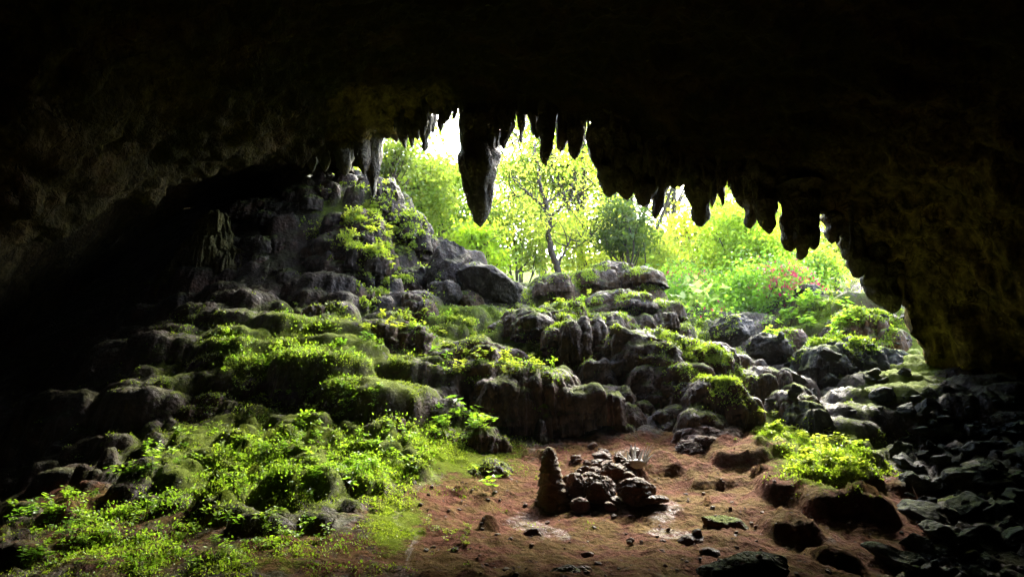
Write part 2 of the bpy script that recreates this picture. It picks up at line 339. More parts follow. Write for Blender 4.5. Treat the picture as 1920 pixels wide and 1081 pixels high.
# clods, hollows and runnels in the dirt
Z += near * soil * (0.06 * fbm(flat3(2.6, 12.2), 3).reshape(X.shape) + 0.03 * fbm(flat3(13, 1.2), 4).reshape(X.shape))
for (hx, hy, wpx, H) in [(1385,865,120,.13),(1330,905,90,.08),(1510,900,70,.12),(1560,960,110,.16),(1640,970,90,.2),(1470,930,100,.16),(1600,900,120,.12),(1250,880,80,.10),(1450,850,90,.10),(230,930,80,.12),(400,970,90,.13),(520,950,100,.12),(90,975,90,.10),(320,960,70,.08),(690,915,90,.12),(560,900,100,.10),(1230,944,40,.05),(1180,905,50,.08),(150,1020,120,.07),(1500,1010,120,.14)]:
    dd = np.linspace(4.6, 16, 500); rr_ = ray(hx, hy); pp = CAM + rr_[None] * (dd / rr_[1])[:, None]
    below = np.nonzero(pp[:, 2] < base_z(pp[:, 0], pp[:, 1]))[0]
    if not len(below): continue
    g = pp[below[0]]; H *= 1.15
    rx = wpx * scale_at(hx, hy, g[1]) / 2; ry = rx * .8
    dxl = X + wx * .5 - g[0]; dyl = Y + wy * .5 - g[1]
    rho = np.sqrt((dxl / rx) ** 2 + np.where(dyl < 0, dyl / (ry * .55), dyl / (ry * 2.6)) ** 2) * (1 + .30 * lump + .10 * flute)
    Z += H * (1 - sstep(0.62, 1.05, rho)) * (0.85 + .5 * lump)
px, py = pix(X, Y, Z); px = px.reshape(X.shape); py = py.reshape(X.shape)
soil = region(px, py, SOIL); mossm = region(px, py, MOSSB); wet = region(px + 16 * np.sin(py / 21.0) + 8 * np.sin(py / 9.0), py, WET) * 0.93
ahead = (Y > 3.2) & (Y < 22); mossm = np.where(Y > 20, 0.9, mossm * ahead); wet *= ahead; soil = np.where(Y > 3.2, soil, 0.8) * (Y < 12)
V = np.stack([X.ravel(), Y.ravel(), Z.ravel()], 1); nX, nY = X.shape
F = grid_faces(nX, nY)
masks = np.stack([soil.ravel(), mossm.ravel(), wet.ravel()], 1)
NRM = vert_normals(V, F)
fc = V[F].mean(1); fpx, fpy = PX(fc)
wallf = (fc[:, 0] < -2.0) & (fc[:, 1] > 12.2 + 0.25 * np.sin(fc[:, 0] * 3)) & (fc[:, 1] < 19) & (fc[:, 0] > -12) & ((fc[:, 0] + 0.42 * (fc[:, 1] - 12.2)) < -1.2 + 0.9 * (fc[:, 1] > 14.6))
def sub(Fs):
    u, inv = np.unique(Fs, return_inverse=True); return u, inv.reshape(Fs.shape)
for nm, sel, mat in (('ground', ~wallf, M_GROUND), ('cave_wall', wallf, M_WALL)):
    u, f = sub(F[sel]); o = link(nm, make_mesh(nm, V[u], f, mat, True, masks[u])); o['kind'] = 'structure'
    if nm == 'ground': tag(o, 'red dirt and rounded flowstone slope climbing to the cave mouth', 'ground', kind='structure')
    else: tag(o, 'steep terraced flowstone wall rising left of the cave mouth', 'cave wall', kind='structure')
SURF_V = [V]; SURF_F = [F]     # every solid surface plants and stones can sit on
def add_surface(Vw, Fw): SURF_V.append(Vw); SURF_F.append(Fw)

# ------------------------------------------------------------------ cave roof
LIP = [(380,330,20.5),(520,335,19.5),(610,335,17.5),(680,318,15.0),(712,268,13.2),(760,235,12.4),(830,215,11.8),(900,205,11.4),(1000,215,11.2),(1100,225,11.0),(1200,270,10.9),(1300,310,10.8),(1400,345,10.7),(1500,405,10.7),(1560,425,10.8),(1605,478,10.9),(1645,545,11.0),(1690,610,11.1),(1718,680,11.3),(1775,800,11.7),(1860,950,12.0)]
LW = np.array([P(*q) for q in LIP]); o_ = np.argsort(LW[:, 0]); LW = LW[o_]
def lip_y(x): return np.interp(x, LW[:, 0], LW[:, 1])
RP = [(960,0,7.2),(700,0,6.8),(480,0,6.4),(200,0,6.2),(0,0,6),(1200,0,7.2),(1440,0,7.0),(1700,0,6.8),(1920,0,6.4),
 (960,100,9.2),(700,120,9.6),(480,180,8.8),(250,180,7.6),(0,250,6.6),(1200,150,9.0),(1440,200,8.8),(1700,200,8.2),(1920,200,7.6),
 (0,505,8.0),(170,440,9.0),(300,375,10.0),(480,318,11.4),(580,298,12.4),(100,380,7.8),(300,300,9.0),(480,260,10.3),(620,240,12.0),(660,170,11.4),
 (1750,400,9.6),(1640,420,10.2),(1900,500,9.2),(1800,560,10.2),(1900,650,10.0),(1920,380,8.6),(1560,330,10.0)]
RPW = [P(*g) for g in RP] + [tuple(q) for q in LW] + [
 (-7.5,11.2,6.2),(-6,12.6,7.6),(-9.5,9.6,5.2),(-4.2,14.5,8.6),(-12,12,3),(-9,15,7.5),
 (-14,5,-2),(-14,12,-2),(-14,-5,-2),(-9,3,4),(-9,-4,3),(0,0,6.4),(0,-5,5),(4,0,6.0),(-5,0,5.8),(9,0,4.0),(9,4,4.8),(13,-4,-2),(13,4,-2),(13,9,-2.5),(13,13,-2.5),(0,-13,-2),(9,-13,-2),(-9,-13,-2),(-14,18,-1)]
roof_z = rbf(RPW, lam=0.02)
rx_ = np.concatenate([np.linspace(-16, -8, 40)[:-1], np.linspace(-8, 9.6, 360), np.linspace(9.6, 15, 30)[1:]])
vv = np.concatenate([np.linspace(0, 0.45, 40)[:-1], np.linspace(0.45, 1, 190)])
RXg, VV = np.meshgrid(rx_, vv, indexing='ij'); YL = lip_y(RXg); RYg = -14 + VV * (YL + 14)
RZ = roof_z(RXg, RYg)
# outside face of the roof: climbs the hill above the mouth
tt = np.array([0.0, .25, .6, 1.2, 2.2, 4, 7, 10, 12])
TO = tt[None, :].repeat(len(rx_), 0); XO = rx_[:, None].repeat(len(tt), 1)
zl = RZ[:, -1][:, None]; YO = lip_y(XO) + 0.35 * np.sqrt(np.minimum(TO, 2) / 2) - np.maximum(TO - 1.2, 0) * 0.75; ZO = zl + TO * 1.0 + 0.03
top_z = ZO[:, -1:]; cap_y = np.array([0.0, -8, -16]); XC = rx_[:, None].repeat(3, 1); YC = cap_y[None, :].repeat(len(rx_), 0); ZC = top_z + np.array([2, 2, -6])[None, :]
Xr = np.concatenate([RXg, XO[:, 1:], XC], 1); Yr = np.concatenate([RYg, YO[:, 1:], YC], 1); Zr = np.concatenate([RZ, ZO[:, 1:], ZC], 1)
RV = np.stack([Xr.ravel(), Yr.ravel(), Zr.ravel()], 1); RF = grid_faces(*Xr.shape)[:, ::-1]
rn = vert_normals(RV, RF)
disp = 0.30 * fbm(RV * 0.7, 4) - 0.20 * ridged(RV * 1.7 + 3.1, 3) - 0.07 * ridged(RV * 4.6, 3) + 0.05 * fbm(RV * 8, 3)
ribs = ridged(np.stack([RV[:, 1] * 2.3 + .5 * RV[:, 0], RV[:, 0] * .55, RV[:, 2] * .3], 1), 3)
disp -= 0.26 * ribs * sstep(2.0, 4.5, RV[:, 0]) * (1 - sstep(6.0, 7.6, RV[:, 2])) * sstep(6.0, 8.5, RV[:, 1])
RV = RV + rn * disp[:, None]
pale = (sstep(3.2, 6.0, RV[:, 0]) * (1 - sstep(5.2, 7.0, RV[:, 2])) * sstep(6.5, 9.0, RV[:, 1])) * (0.75 + 0.5 * fbm(RV * 1.3, 3))  # right wall lightened in its colour, as hardly any light gets there
pale = np.maximum(pale, sstep(-3.8, -2.8, RV[:, 0]) * (1 - sstep(-1.4, -.8, RV[:, 0])) * sstep(10.6, 11.6, RV[:, 1]) * .8); pale = np.maximum(pale, (1 - sstep(-5.5, -3.0, RV[:, 0])) * sstep(5, 8, RV[:, 1]) * .28 * (0.6 + fbm(RV * .8, 3)))  # same painted light on the lip shelf and the left ceiling
pale = np.clip(pale, 0, 1); lit_mask = np.stack([pale, pale * 0, pale * 0], 1)
roof = link('cave_ceiling', make_mesh('cave_ceiling', RV, RF, M_ROOF, True, lit_mask)); tag(roof, 'dark rough rock ceiling arching over the cave mouth', 'cave ceiling', kind='structure')

# ------------------------------------------------------------------ stalactites
def strands(parts, seed, ring=26, seg=20):
    """parts: (root xyz, tip xyz, radius) -> one fluted tapering mesh"""
    Vs, Fs, base = [], [], 0; r = np.random.default_rng(seed)
    more = []
    for (a, b, rad) in parts:
        a = np.array(a, float); b = np.array(b, float)
        for q in range(4 if rad > .09 else 2):
            th0 = r.uniform(0, 6.28); off = np.array([math.cos(th0), math.sin(th0), 0]) * rad * r.uniform(.5, .95); f = r.uniform(.35, .93)
            more.append((a + off * 1.2, a + (b - a) * f + off * (1 - .3 * f), rad * r.uniform(.28, .5)))
    for (a, b, rad) in list(parts) + more:
        a = np.array(a, float); b = np.array(b, float); n = ring; t = np.linspace(0, 1, n)
        prof = (1 - t ** 7.0) ** 0.6 * (1 - r.uniform(.15, .5) * t) ; prof[-1] = 0.02
        prof = prof * (1 + 0.13 * np.sin(t * r.uniform(7, 13) + r.uniform(0, 6)) + 0.12 * np.sin(t * r.uniform(18, 30) + r.uniform(0, 6)))
        prof = prof + 0.45 * np.exp(-t * 9)
        th = np.linspace(0, 2 * math.pi, seg, endpoint=False)
        T, TH = np.meshgrid(t, th, indexing='ij'); PR = prof[:, None].repeat(seg, 1)
        fl = ridged(np.stack([np.cos(TH).ravel() * 2.4, np.sin(TH).ravel() * 2.4, T.ravel() * 1.4 + r.uniform(0, 90)], 1), 2).reshape(T.shape)
        rr = 1.22 * rad * PR * (1 + 0.24 * fl)
        wob = np.stack([fbm(np.stack([t * 3, t * 0 + r.uniform(0, 50), t * 0], 1), 2), fbm(np.stack([t * 3, t * 0 + r.uniform(50, 99), t * 0], 1), 2)], 1) * rad * 0.5
        wob *= (1 - t[:, None] * 0.0) * np.minimum(1, t[:, None] * 3)
        cx = a[0] + (b[0] - a[0]) * T + wob[:, 0][:, None]; cy = a[1] + (b[1] - a[1]) * T + wob[:, 1][:, None]
        z = a[2] + (b[2] - a[2]) * T
        v = np.stack([(cx + rr * np.cos(TH)).ravel(), (cy + rr * np.sin(TH)).ravel(), z.ravel()], 1)
        f = grid_faces(n, seg)
        k = np.arange(n - 1) * seg
        f = np.concatenate([f, np.stack([k + seg - 1, k + 2 * seg - 1, k + seg, k], 1)])
        v += (0.022 + 0.16 * rad) * np.stack([fbm(v * [7, 7, 4.5] + 5, 3), fbm(v * [7, 7, 4.5] + 31, 3), 0.4 * fbm(v * 5 + 61, 3)], 1)
        Vs.append(v); Fs.append(f + base); base += len(v)
    return np.concatenate(Vs), np.concatenate(Fs)
def stal(tips, d, label, group='stalactites along the lip of the cave mouth', seed=1, root_up=60, extra=0):
    """tips: list of (root_px, root_py, tip_px, tip_py, width_px)"""
    parts = []; r = np.random.default_rng(seed + 500)
    for k, (rx0, ry0, tx, ty, w) in enumerate(tips):
        dd = d + (r.uniform(-0.12, 0.12) if k else 0); s = scale_at(tx, ty, dd)
        a = P(rx0, ry0 - root_up, dd); b = P(tx, ty, dd); a = np.array([a[0], dd, a[2]])
        parts.append((a, b, w * s / 2))
    Vw, Fw = strands(parts, seed); c = Vw.mean(0); c[2] = Vw[:, 2].max()
    o = link('stalactite', make_mesh('stalactite', Vw - c, Fw, M_STAL), loc=c); return tag(o, label, 'stalactite', group)
stal([(900,230,901,425,58),(886,225,882,384,34),(918,225,914,404,34),(903,225,897,395,50),(910,230,921,330,26),(885,230,880,330,24)], 11.4, 'longest stalactite, thick dark spike hanging in front of the white sky gap', seed=3)
stal([(755,225,757,277,26),(768,225,772,275,20)], 12.4, 'stubby double stalactite at the far end of the scalloped greenish shelf', seed=4)
stal([(795,220,801,282,24),(806,215,812,250,16)], 12.0, 'short dark stalactite just before the white sky gap', seed=5)
stal([(835,205,836,236,22),(822,205,826,246,14)], 11.8, 'tiny stalactite between the white gap and the longest spike', seed=6)
stal([(742,230,738,266,30)], 12.8, 'scalloped greenish nub beside the hanging rock column', seed=7)
stal([(784,215,783,262,22)], 12.2, 'small tapered stalactite between two dark nubs of the shelf', seed=8)
stal([(932,225,931,278,16)], 11.3, 'thin stalactite touching the side of the longest spike', seed=9)
stal([(949,220,949,279,22)], 11.2, 'short stalactite second after the longest spike', seed=10)
stal([(978,225,979,268,18)], 11.3, 'slim short stalactite before the bulbous hanging one', seed=11)
stal([(1001,225,1005,263,20)], 11.2, 'small stalactite beside the bulbous hanging one', seed=12)
stal([(1025,225,1027,309,28),(1023,225,1024,275,26)], 11.0, 'bulbous stalactite hanging above the crown of the branching tree', seed=13)
stal([(1054,230,1055,284,24)], 11.1, 'medium stalactite between the bulbous and the smooth pointed one', seed=14)
stal([(1076,230,1078,299,24),(1072,230,1073,270,20)], 11.0, 'smooth pointed stalactite left of the wide hanging curtain', seed=15)
stal([(1092,230,1093,268,14)], 11.1, 'tiny stalactite squeezed against the wide hanging curtain', seed=16)
stal([(1130,250,1128,330,46),(1145,260,1150,368,44),(1168,265,1174,374,40),(1190,270,1190,350,44),(1205,280,1211,390,38),(1228,285,1236,413,34),(1245,285,1250,365,34),(1160,255,1160,340,50),(1215,270,1222,360,44)], 10.9, 'wide fluted stalactite curtain with several blunt tips', seed=17)
stal([(1268,305,1264,356,26),(1280,300,1276,350,24)], 10.9, 'short double stalactite between the curtain and the long wedge', seed=18)
stal([(1308,300,1314,424,40),(1300,300,1299,370,34),(1322,310,1325,375,32)], 10.8, 'long wedge shaped stalactite over the bright yellow gap', seed=19)
stal([(1337,330,1337,389,18)], 10.8, 'narrow stalactite, first of the pair beside the long wedge', seed=20)
stal([(1352,330,1353,387,20)], 10.75, 'narrow stalactite, second of the pair beside the long wedge', seed=21)
stal([(1388,340,1391,392,22),(1376,335,1378,372,22)], 10.8, 'short stalactite joined to the shoulder of the blunt double one', seed=22)
stal([(1408,340,1408,428,28),(1425,345,1431,441,40),(1445,355,1448,412,30)], 10.7, 'blunt double stalactite hanging over the dense green bush', seed=23)
stal([(1480,400,1484,472,34),(1500,410,1506,486,44),(1520,410,1526,470,30)], 10.6, 'lumpy rock pendant hanging above the pink flowering shrub', seed=24)
stal([(1558,420,1560,458,40)], 10.8, 'stubby stalactite above the small bright gap', seed=25)
stal([(1600,440,1608,521,36),(1590,440,1592,490,30)], 10.8, 'long stalactite bordering the last bright gap', seed=26)
stal([(1618,470,1620,515,30),(1632,480,1636,535,36)], 10.9, 'ragged stalactite against the sloping dark wall', seed=27)
stal([(1640,510,1645,566,40),(1662,530,1668,590,40)], 11.0, 'lowest stalactite by the foot of the sloping dark wall', seed=28)
# hanging columns at the inner left edge
stal([(700,215,702,372,30),(688,215,690,345,30),(672,210,676,330,34),(706,220,709,318,22)], 12.9, 'tall hanging rock column at the inner edge of the cave mouth', 'rock columns hanging by the flowstone wall', seed=30)
stal([(640,235,645,330,30),(652,235,655,318,24)], 13.2, 'dark hanging column beside the tall one', 'rock columns hanging by the flowstone wall', seed=31)
stal([(606,255,608,322,24)], 13.2, 'slender hanging column over the flowstone wall', 'rock columns hanging by the flowstone wall', seed=32)
stal([(580,262,584,325,24),(570,268,569,318,22)], 13.3, 'stubby hanging column nearest the black recess', 'rock columns hanging by the flowstone wall', seed=33)
for k in range(64):       # thin straws and stubs between the big ones
    q = RNG.uniform(722, 1600); yl = np.interp(q, [715,760,830,900,1000,1100,1180,1260,1300,1400,1450,1530,1600], [250,240,222,210,222,232,318,325,318,352,385,425,462])
    stal([(q, yl - 14, q + RNG.uniform(-3, 3), yl + RNG.uniform(6, 34) * RNG.random(), RNG.uniform(5, 13))], np.interp(q, [715, 830, 1100, 1600], [12.6, 11.5, 10.7, 10.6]) + RNG.uniform(-.25, .25), 'thin dark stalactite straw among the bigger ones of the lip', 'thin straws along the lip of the cave mouth', seed=100 + k)
# ------------------------------------------------------------------ flowstone ledges and boulders
def billow(p, octs=3): return -ridged(p, octs)
def ledge_core(w, dep, H, r, nth, nr, e1, e2, flut, rough):
    uu = np.linspace(0, 1, nr); ph = 0.004 + (math.pi / 2 - 0.004) * (uu - 0.95 * np.sin(2 * math.pi * uu) / (2 * math.pi)); th = np.linspace(0, 2 * math.pi, nth, endpoint=False); TH, PH = np.meshgrid(th, ph, indexing='ij')
    rho = np.sin(PH) ** e1; zz = np.cos(PH) ** e2; o = r.uniform(0, 90)
    def circ(k, zk=0.0): return np.stack([np.cos(TH).ravel() * k, np.sin(TH).ravel() * k, o + k + (zz * zk).ravel()], 1)
    sh = TH.shape; lobes = fbm(circ(1.2), 2).reshape(sh); k = max(2.6, w * 3.8)
    fl = 0.65 * billow(circ(k, 0.5), 1).reshape(sh) + 0.45 * billow(circ(k * 2.3, 0.9), 1).reshape(sh)
    side = sstep(0.2, 0.85, rho); depth = 1 - zz
    tier = billow(np.stack([np.cos(TH).ravel() * 1.5, np.sin(TH).ravel() * 1.5, (depth * max(1.6, H * 3.2)).ravel() + o], 1), 2).reshape(sh)
    rad = rho * (1 + 0.22 * lobes * side + (1.2 + 1.4 * depth) * flut * fl * side + 0.12 * tier * side + 0.12 * side * depth)
    x = np.cos(TH) * rad * w; y = np.sin(TH) * rad * dep; z = -depth * H
    v = np.stack([x.ravel(), y.ravel(), z.ravel()], 1)
    v[:, 2] += 0.13 * H * fbm(np.stack([v[:, 0] * 1.6 / w, v[:, 1] * 1.6 / w, np.full(len(v), o)], 1), 3) * (1 - depth.ravel())
    f = grid_faces(nth, nr, wrap=True)[:, ::-1]; n = vert_normals(v, f); q = v + o; amp = rough * min(1.0, 0.45 + w * 0.5)
    return v + n * (amp * (0.06 * fbm(q * 2.0, 3) + 0.035 * billow(q * 4.5, 3) + 0.018 * fbm(q * 15, 3)))[:, None], f
def ledge_mesh(w, dep, H, seed, nth=150, nr=46, e1=0.5, e2=0.5, flut=0.10, rough=1.0):
    r = np.random.default_rng(seed); parts = [ledge_core(w, dep, H, r, nth, nr, e1, e2, flut, rough)]
    for k in range(9):     # knobs and lower aprons grown onto the same flowstone mass
        a = -math.pi / 2 + r.uniform(-1.5, 1.5); q = r.uniform(.6, 1.0); ww = w * r.uniform(.30, .62)
        v, f = ledge_core(ww, min(dep * .55, ww), H * r.uniform(.35, .7), r, 72, 24, .6, .62, flut * .8, rough)
        parts.append((v + np.array([math.cos(a) * q * w, math.sin(a) * q * dep, -H * r.uniform(.10, .72)]), f))
    Vs, Fs, o = [], [], 0
    for v, f in parts: Vs.append(v); Fs.append(f + o); o += len(v)
    return np.concatenate(Vs), np.concatenate(Fs)
def ledge(x0, x1, top, bot, d, label, seed, depth=None, e1=None, e2=None, mat=None, rot=0, cat='rock ledge', name='flowstone_ledge', group='rounded flowstone ledges of the slope', flut=None, rough=None):
    rv = np.random.default_rng(int(seed) + 7000); wall = mat is M_WALLROCK
    e1 = e1 or rv.uniform(.36, .5); e2 = e2 or rv.uniform(.5, .72); flut = flut or (rv.uniform(.02, .06) if wall else rv.uniform(.04, .12)); rough = rough or (1.9 if wall else rv.uniform(1.0, 1.5))
    s = scale_at((x0 + x1) / 2, top, d); w = (x1 - x0) * s / 2 * 1.16; dep = depth or w * 0.75; H = (bot - top) * s * 1.35
    c = P((x0 + x1) / 2, top, d); v, f = ledge_mesh(w, dep, H, seed, e1=e1, e2=e2, flut=flut, rough=rough)
    a = R(rot); v = np.stack([v[:, 0] * math.cos(a) - v[:, 2] * 0 - v[:, 1] * math.sin(a), v[:, 0] * math.sin(a) + v[:, 1] * math.cos(a), v[:, 2]], 1)
    c = np.array([c[0], c[1] + dep * 0.30, c[2]])
    o = link(name, make_mesh(name, v, f, mat or M_LEDGE), loc=c); add_surface(v + c, f)
    return tag(o, label, cat, group)
L = ledge
L(915,1095,688,806,10.3,'broad fluted flowstone drapery with moss along its brow above the red dirt',1, depth=0.9, e2=0.35)
L(1075,1200,720,806,10.35,'dark bumpy ledge joined to the end of the broad drapery',2, depth=0.7)
L(1160,1290,745,806,10.5,'low wet blackish ledge beside the deep shadow under the mound',3, depth=0.7)
L(1110,1320,622,750,11.3,'largest dark fluted rock face in the middle of the mound',4, depth=1.0, e2=0.32)
L(1045,1140,596,700,11.7,'dark ledge between the arched knob and the largest rock face',5, depth=0.8, e2=0.4)
L(1018,1095,610,672,11.6,'arched moss topped knob in the middle of the mound',6, depth=0.5)
L(940,1060,578,620,12.4,'moss covered ledge above the arched knob',7, depth=0.8)
L(1000,1100,568,612,12.9,'rounded mossy ledge below the summit knob',8, depth=0.7)
L(1088,1230,548,606,13.4,'wide dark ledge one step below the summit',9, depth=1.0)
L(1085,1212,500,562,15.0,'flat mossy summit block of the mound beneath the bright trees',10, depth=1.0, e2=0.4)
L(1010,1090,512,570,14.7,'lumpy summit shoulder under the branching tree',11, depth=0.8)
L(1196,1270,584,642,12.7,'rounded ledge on the sunny flank beside the wide dark one',12, depth=0.7)
L(1096,1200,590,640,12.3,'brown ledge just over the largest rock face',13, depth=0.7)
L(1290,1390,648,722,11.2,'sloping moss rimmed ledge at the end of the largest rock face',14, depth=0.9)
L(1256,1402,712,808,10.1,'big dark boulder like ledge with a mossy slanting edge over the dirt',15, depth=0.8)
L(1380,1482,690,770,11.0,'grey bulging ledge behind the slanting mossy edge',16, depth=0.8)
L(1440,1530,732,815,10.2,'dim brown ledge above the mossy dirt hump',17, depth=0.7)
L(668,822,602,672,12.0,'long low ledge under a fringe of moss on the slope',18, depth=0.9)
L(812,980,640,712,11.2,'moss draped ledge in the middle of the green band',19, depth=0.9)
L(650,745,664,720,11.0,'small wet ledge below the long low one',20, depth=0.7)
L(655,745,540,600,13.2,'rounded bare ledge at the foot of the flowstone wall',21, depth=0.7)
L(735,815,556,605,13.2,'broad dome ledge with thin moss beneath the pair of boulders',22, depth=0.8)
L(560,650,575,615,12.3,'leafy ledge at the top of the green slope',23, depth=0.6)
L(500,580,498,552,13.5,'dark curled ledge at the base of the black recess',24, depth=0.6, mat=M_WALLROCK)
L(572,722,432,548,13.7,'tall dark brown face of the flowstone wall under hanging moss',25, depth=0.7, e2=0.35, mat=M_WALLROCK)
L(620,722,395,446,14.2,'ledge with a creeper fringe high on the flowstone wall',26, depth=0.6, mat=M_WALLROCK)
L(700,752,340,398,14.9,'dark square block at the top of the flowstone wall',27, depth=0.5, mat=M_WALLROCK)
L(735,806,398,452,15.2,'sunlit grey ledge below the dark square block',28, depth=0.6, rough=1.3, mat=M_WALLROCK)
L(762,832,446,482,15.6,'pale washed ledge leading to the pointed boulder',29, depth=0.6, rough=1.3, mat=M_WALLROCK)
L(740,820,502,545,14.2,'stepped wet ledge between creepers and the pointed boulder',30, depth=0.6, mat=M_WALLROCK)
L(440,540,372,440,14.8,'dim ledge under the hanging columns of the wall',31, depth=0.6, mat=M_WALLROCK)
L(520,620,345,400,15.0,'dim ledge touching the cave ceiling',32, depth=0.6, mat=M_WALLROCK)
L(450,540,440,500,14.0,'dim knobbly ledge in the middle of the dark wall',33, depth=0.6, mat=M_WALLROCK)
L(670,768,782,850,9.0,'rounded mossy hump beside the trickle of water',34, depth=0.5)
L(780,860,800,870,9.1,'mossy hump across the trickle, topped with leafy plants',35, depth=0.5)
L(600,690,890,950,7.2,'low moss cushion ledge over a dark hollow',36, depth=0.4)
L(700,790,880,935,7.7,'mossy lump at the edge of the bare red dirt',37, depth=0.35)
L(860,945,800,868,9.2,'dirt capped lump behind the stalagmite with seedlings on top',38, depth=0.5)
L(880,960,865,915,8.3,'dark brown lump overhung by a broad leaved plant',39, depth=0.35)
L(440,560,690,740,10.2,'leafy ledge halfway up the green slope',40, depth=0.5)
L(350,450,740,800,9.6,'shadowed ledge at the dark border of the green slope',41, depth=0.5)
L(560,680,740,790,9.6,'moss padded ledge amid the seedlings',42, depth=0.5)
L(1600,1720,655,720,11.9,'flat dark slab at the foot of the sloping wall',43, depth=0.7, mat=M_BANK)
L(1490,1645,632,715,12.0,'big green tinged slab among the shaded rocks',44, depth=0.9, mat=M_BANK)
L(1560,1690,582,655,13.4,'sunlit mossy outcrop beneath the last bright gap',45, depth=0.9)
L(1540,1640,560,605,15.0,'stony mossy hump behind the sunlit outcrop',46, depth=0.8)
L(1460,1560,755,830,9.9,'black wet ledge behind the mossy dirt hump',47, depth=0.7, mat=M_BANK)
L(1250,1400,800,850,9.5,'low earthy shelf in front of the deep shadow',48, depth=0.5, mat=M_REDSTONE)
M_OLIVE = rock_material('olive_crusted_rock', moss=0.1, dark=(0.03, 0.026, 0.008), light=(0.12, 0.10, 0.032), rust=0.2, rough=(0.7, 0.95))
for (x_, y_, w_, h_, lb) in [(408,425,52,60,'topmost olive crusted lump at the border of the black recess'),(382,462,66,66,'olive crusted lump second from the top beside the black recess'),(358,505,66,78,'olive crusted lump low beside the black recess'),(420,500,70,90,'dim crusted rock bulging next to the olive lumps')]:
    L(x_ - w_ / 2, x_ + w_ / 2, y_ - h_ / 2, y_ + h_ / 2, 13.7, lb, 400 + x_, depth=.45, rough=2.2, e1=.6, e2=.6, flut=.2, mat=M_OLIVE)

def blob(w, dep, h, seed, sub=4, angular=0.35, rough=1.0, planes=9, cut=(.6, .92)):
    bm = bmesh.new(); bmesh.ops.create_icosphere(bm, subdivisions=sub, radius=1.0)
    v = np.array([q.co[:] for q in bm.verts]); f = np.array([[q.index for q in g.verts] for g in bm.faces]); bm.free()
    r = np.random.default_rng(seed); o = r.uniform(0, 80)
    # flatten by a few random planes -> facets
    for _ in range(planes):
        nrm = r.normal(size=3); nrm /= np.linalg.norm(nrm); c = r.uniform(*cut); t = v @ nrm
        v = v - np.outer(np.maximum(t - c, 0) * (0.5 + angular), nrm)
    n = v / np.linalg.norm(v, axis=1, keepdims=True)
    v = v + n * (0.20 * fbm(n * 1.3 + o, 3) + rough * (0.07 * ridged(n * 3.1 + o, 3) + 0.03 * fbm(n * 9 + o, 3)))[:, None]
    return v * np.array([w, dep, h]), f
def boulder(cx, cy, w, h, d, label, seed, mat=None, group='boulders of the cave mouth', dep=None, tilt=0, name='boulder', cat='boulder', sub=5, rough=1.0, angular=.35, peak=0.0):
    s = scale_at(cx, cy, d); v, f = blob(w * s / 2 * 1.05, (dep or w) * s / 2 * 0.8, h * s / 2 * 1.05, seed, sub, angular, rough)
    v[:, :2] *= (1 - peak * np.clip(v[:, 2:] / (h * s / 2), -.5, 1)); a = R(tilt); v = np.stack([v[:, 0] * math.cos(a) - v[:, 2] * math.sin(a), v[:, 1], v[:, 0] * math.sin(a) + v[:, 2] * math.cos(a)], 1)
    c = P(cx, cy, d); o = link(name, make_mesh(name, v, f, mat or M_BOULDER), loc=c); add_surface(v + c, f)
    return tag(o, label, cat, group)
boulder(846,510,92,132,14.0,'dark pointed boulder standing against the bright foliage',60, tilt=4, angular=.6, peak=.36)
boulder(832,552,66,60,13.4,'smaller dark block wedged under the pointed boulder',61)
boulder(914,540,122,82,13.9,'squat cracked boulder leaning beside the pointed one',62, tilt=-12, angular=.5)
boulder(880,566,60,46,13.6,'moss spotted rock at the foot of the squat boulder',63, mat=M_LEDGE)
boulder(1376,622,84,62,12.6,'smooth oval boulder at the edge of the bright shrubs',64, tilt=18)
boulder(1440,655,90,60,12.4,'dark boulder next to the smooth oval one',65)
boulder(1482,645,66,62,12.6,'brown slanting boulder behind the dark one',66, tilt=-30, mat=M_REDSTONE)
boulder(1515,555,50,46,15.2,'dark rock under the pink flowering shrub',67)
boulder(1800,958,100,62,7.6,'bright moss covered boulder among the wet scree',68, mat=M_LEDGE, angular=.6)
boulder(1830,905,130,60,8.2,'large greenish boulder at the top of the wet scree',69, mat=M_STONE, tilt=8)
boulder(1358,988,86,50,6.9,'mossy rock at the brink of the dark hollow',70, mat=M_LEDGE, tilt=-18)
boulder(1400,1068,170,60,5.0,'wide cracked green slab at the bottom edge of the dirt',71, mat=M_STONE)
boulder(1065,1085,80,44,5.0,'half seen mossy rock at the bottom of the dirt',72, mat=M_LEDGE)
boulder(1300,850,80,40,9.2,'earth stained rock beneath the slanting mossy edge',73, mat=M_REDSTONE)
# stones lying on the bare dirt
ST = 'loose stones on the red dirt'
def stone(cx, cy, w, h, d, label, seed, mat=None, **k): return boulder(cx, cy, w, h, d, label, seed, mat or M_REDSTONE, ST, name='stone', cat='stone', sub=4, **k)
stone(1003,1006,46,32,6.4,'angular brown stone below the glistening wet patch',80, angular=.7)
stone(1300,1014,56,26,6.3,'flat brown stone carrying a smaller stone',81)
stone(1308,1000,22,18,6.3,'small dark stone perched on the flat one',82)
stone(1325,1016,20,14,6.3,'small stone leaning against the flat one',83)
stone(1102,1041,24,16,5.8,'small dark stone alone in the middle of the dirt',84)
stone(1095,1068,34,16,5.3,'low grey stone near the bottom edge',85)
stone(1330,1040,40,26,5.8,'grey brown rock near the cracked slab',86)
stone(870,1021,22,10,6.2,'flat dark stone in the open dirt',87)
stone(1182,1012,14,10,6.3,'pebble midway between the wet patch and the flat stone',88)
stone(1046,1047,14,10,5.8,'mossy pebble next to the lone small stone',89, mat=M_LEDGE)
stone(1225,936,54,20,7.4,'half buried flat rock by the wet streak',90)
stone(1180,1016,10,8,6.2,'tiny pebble in the open dirt',91)
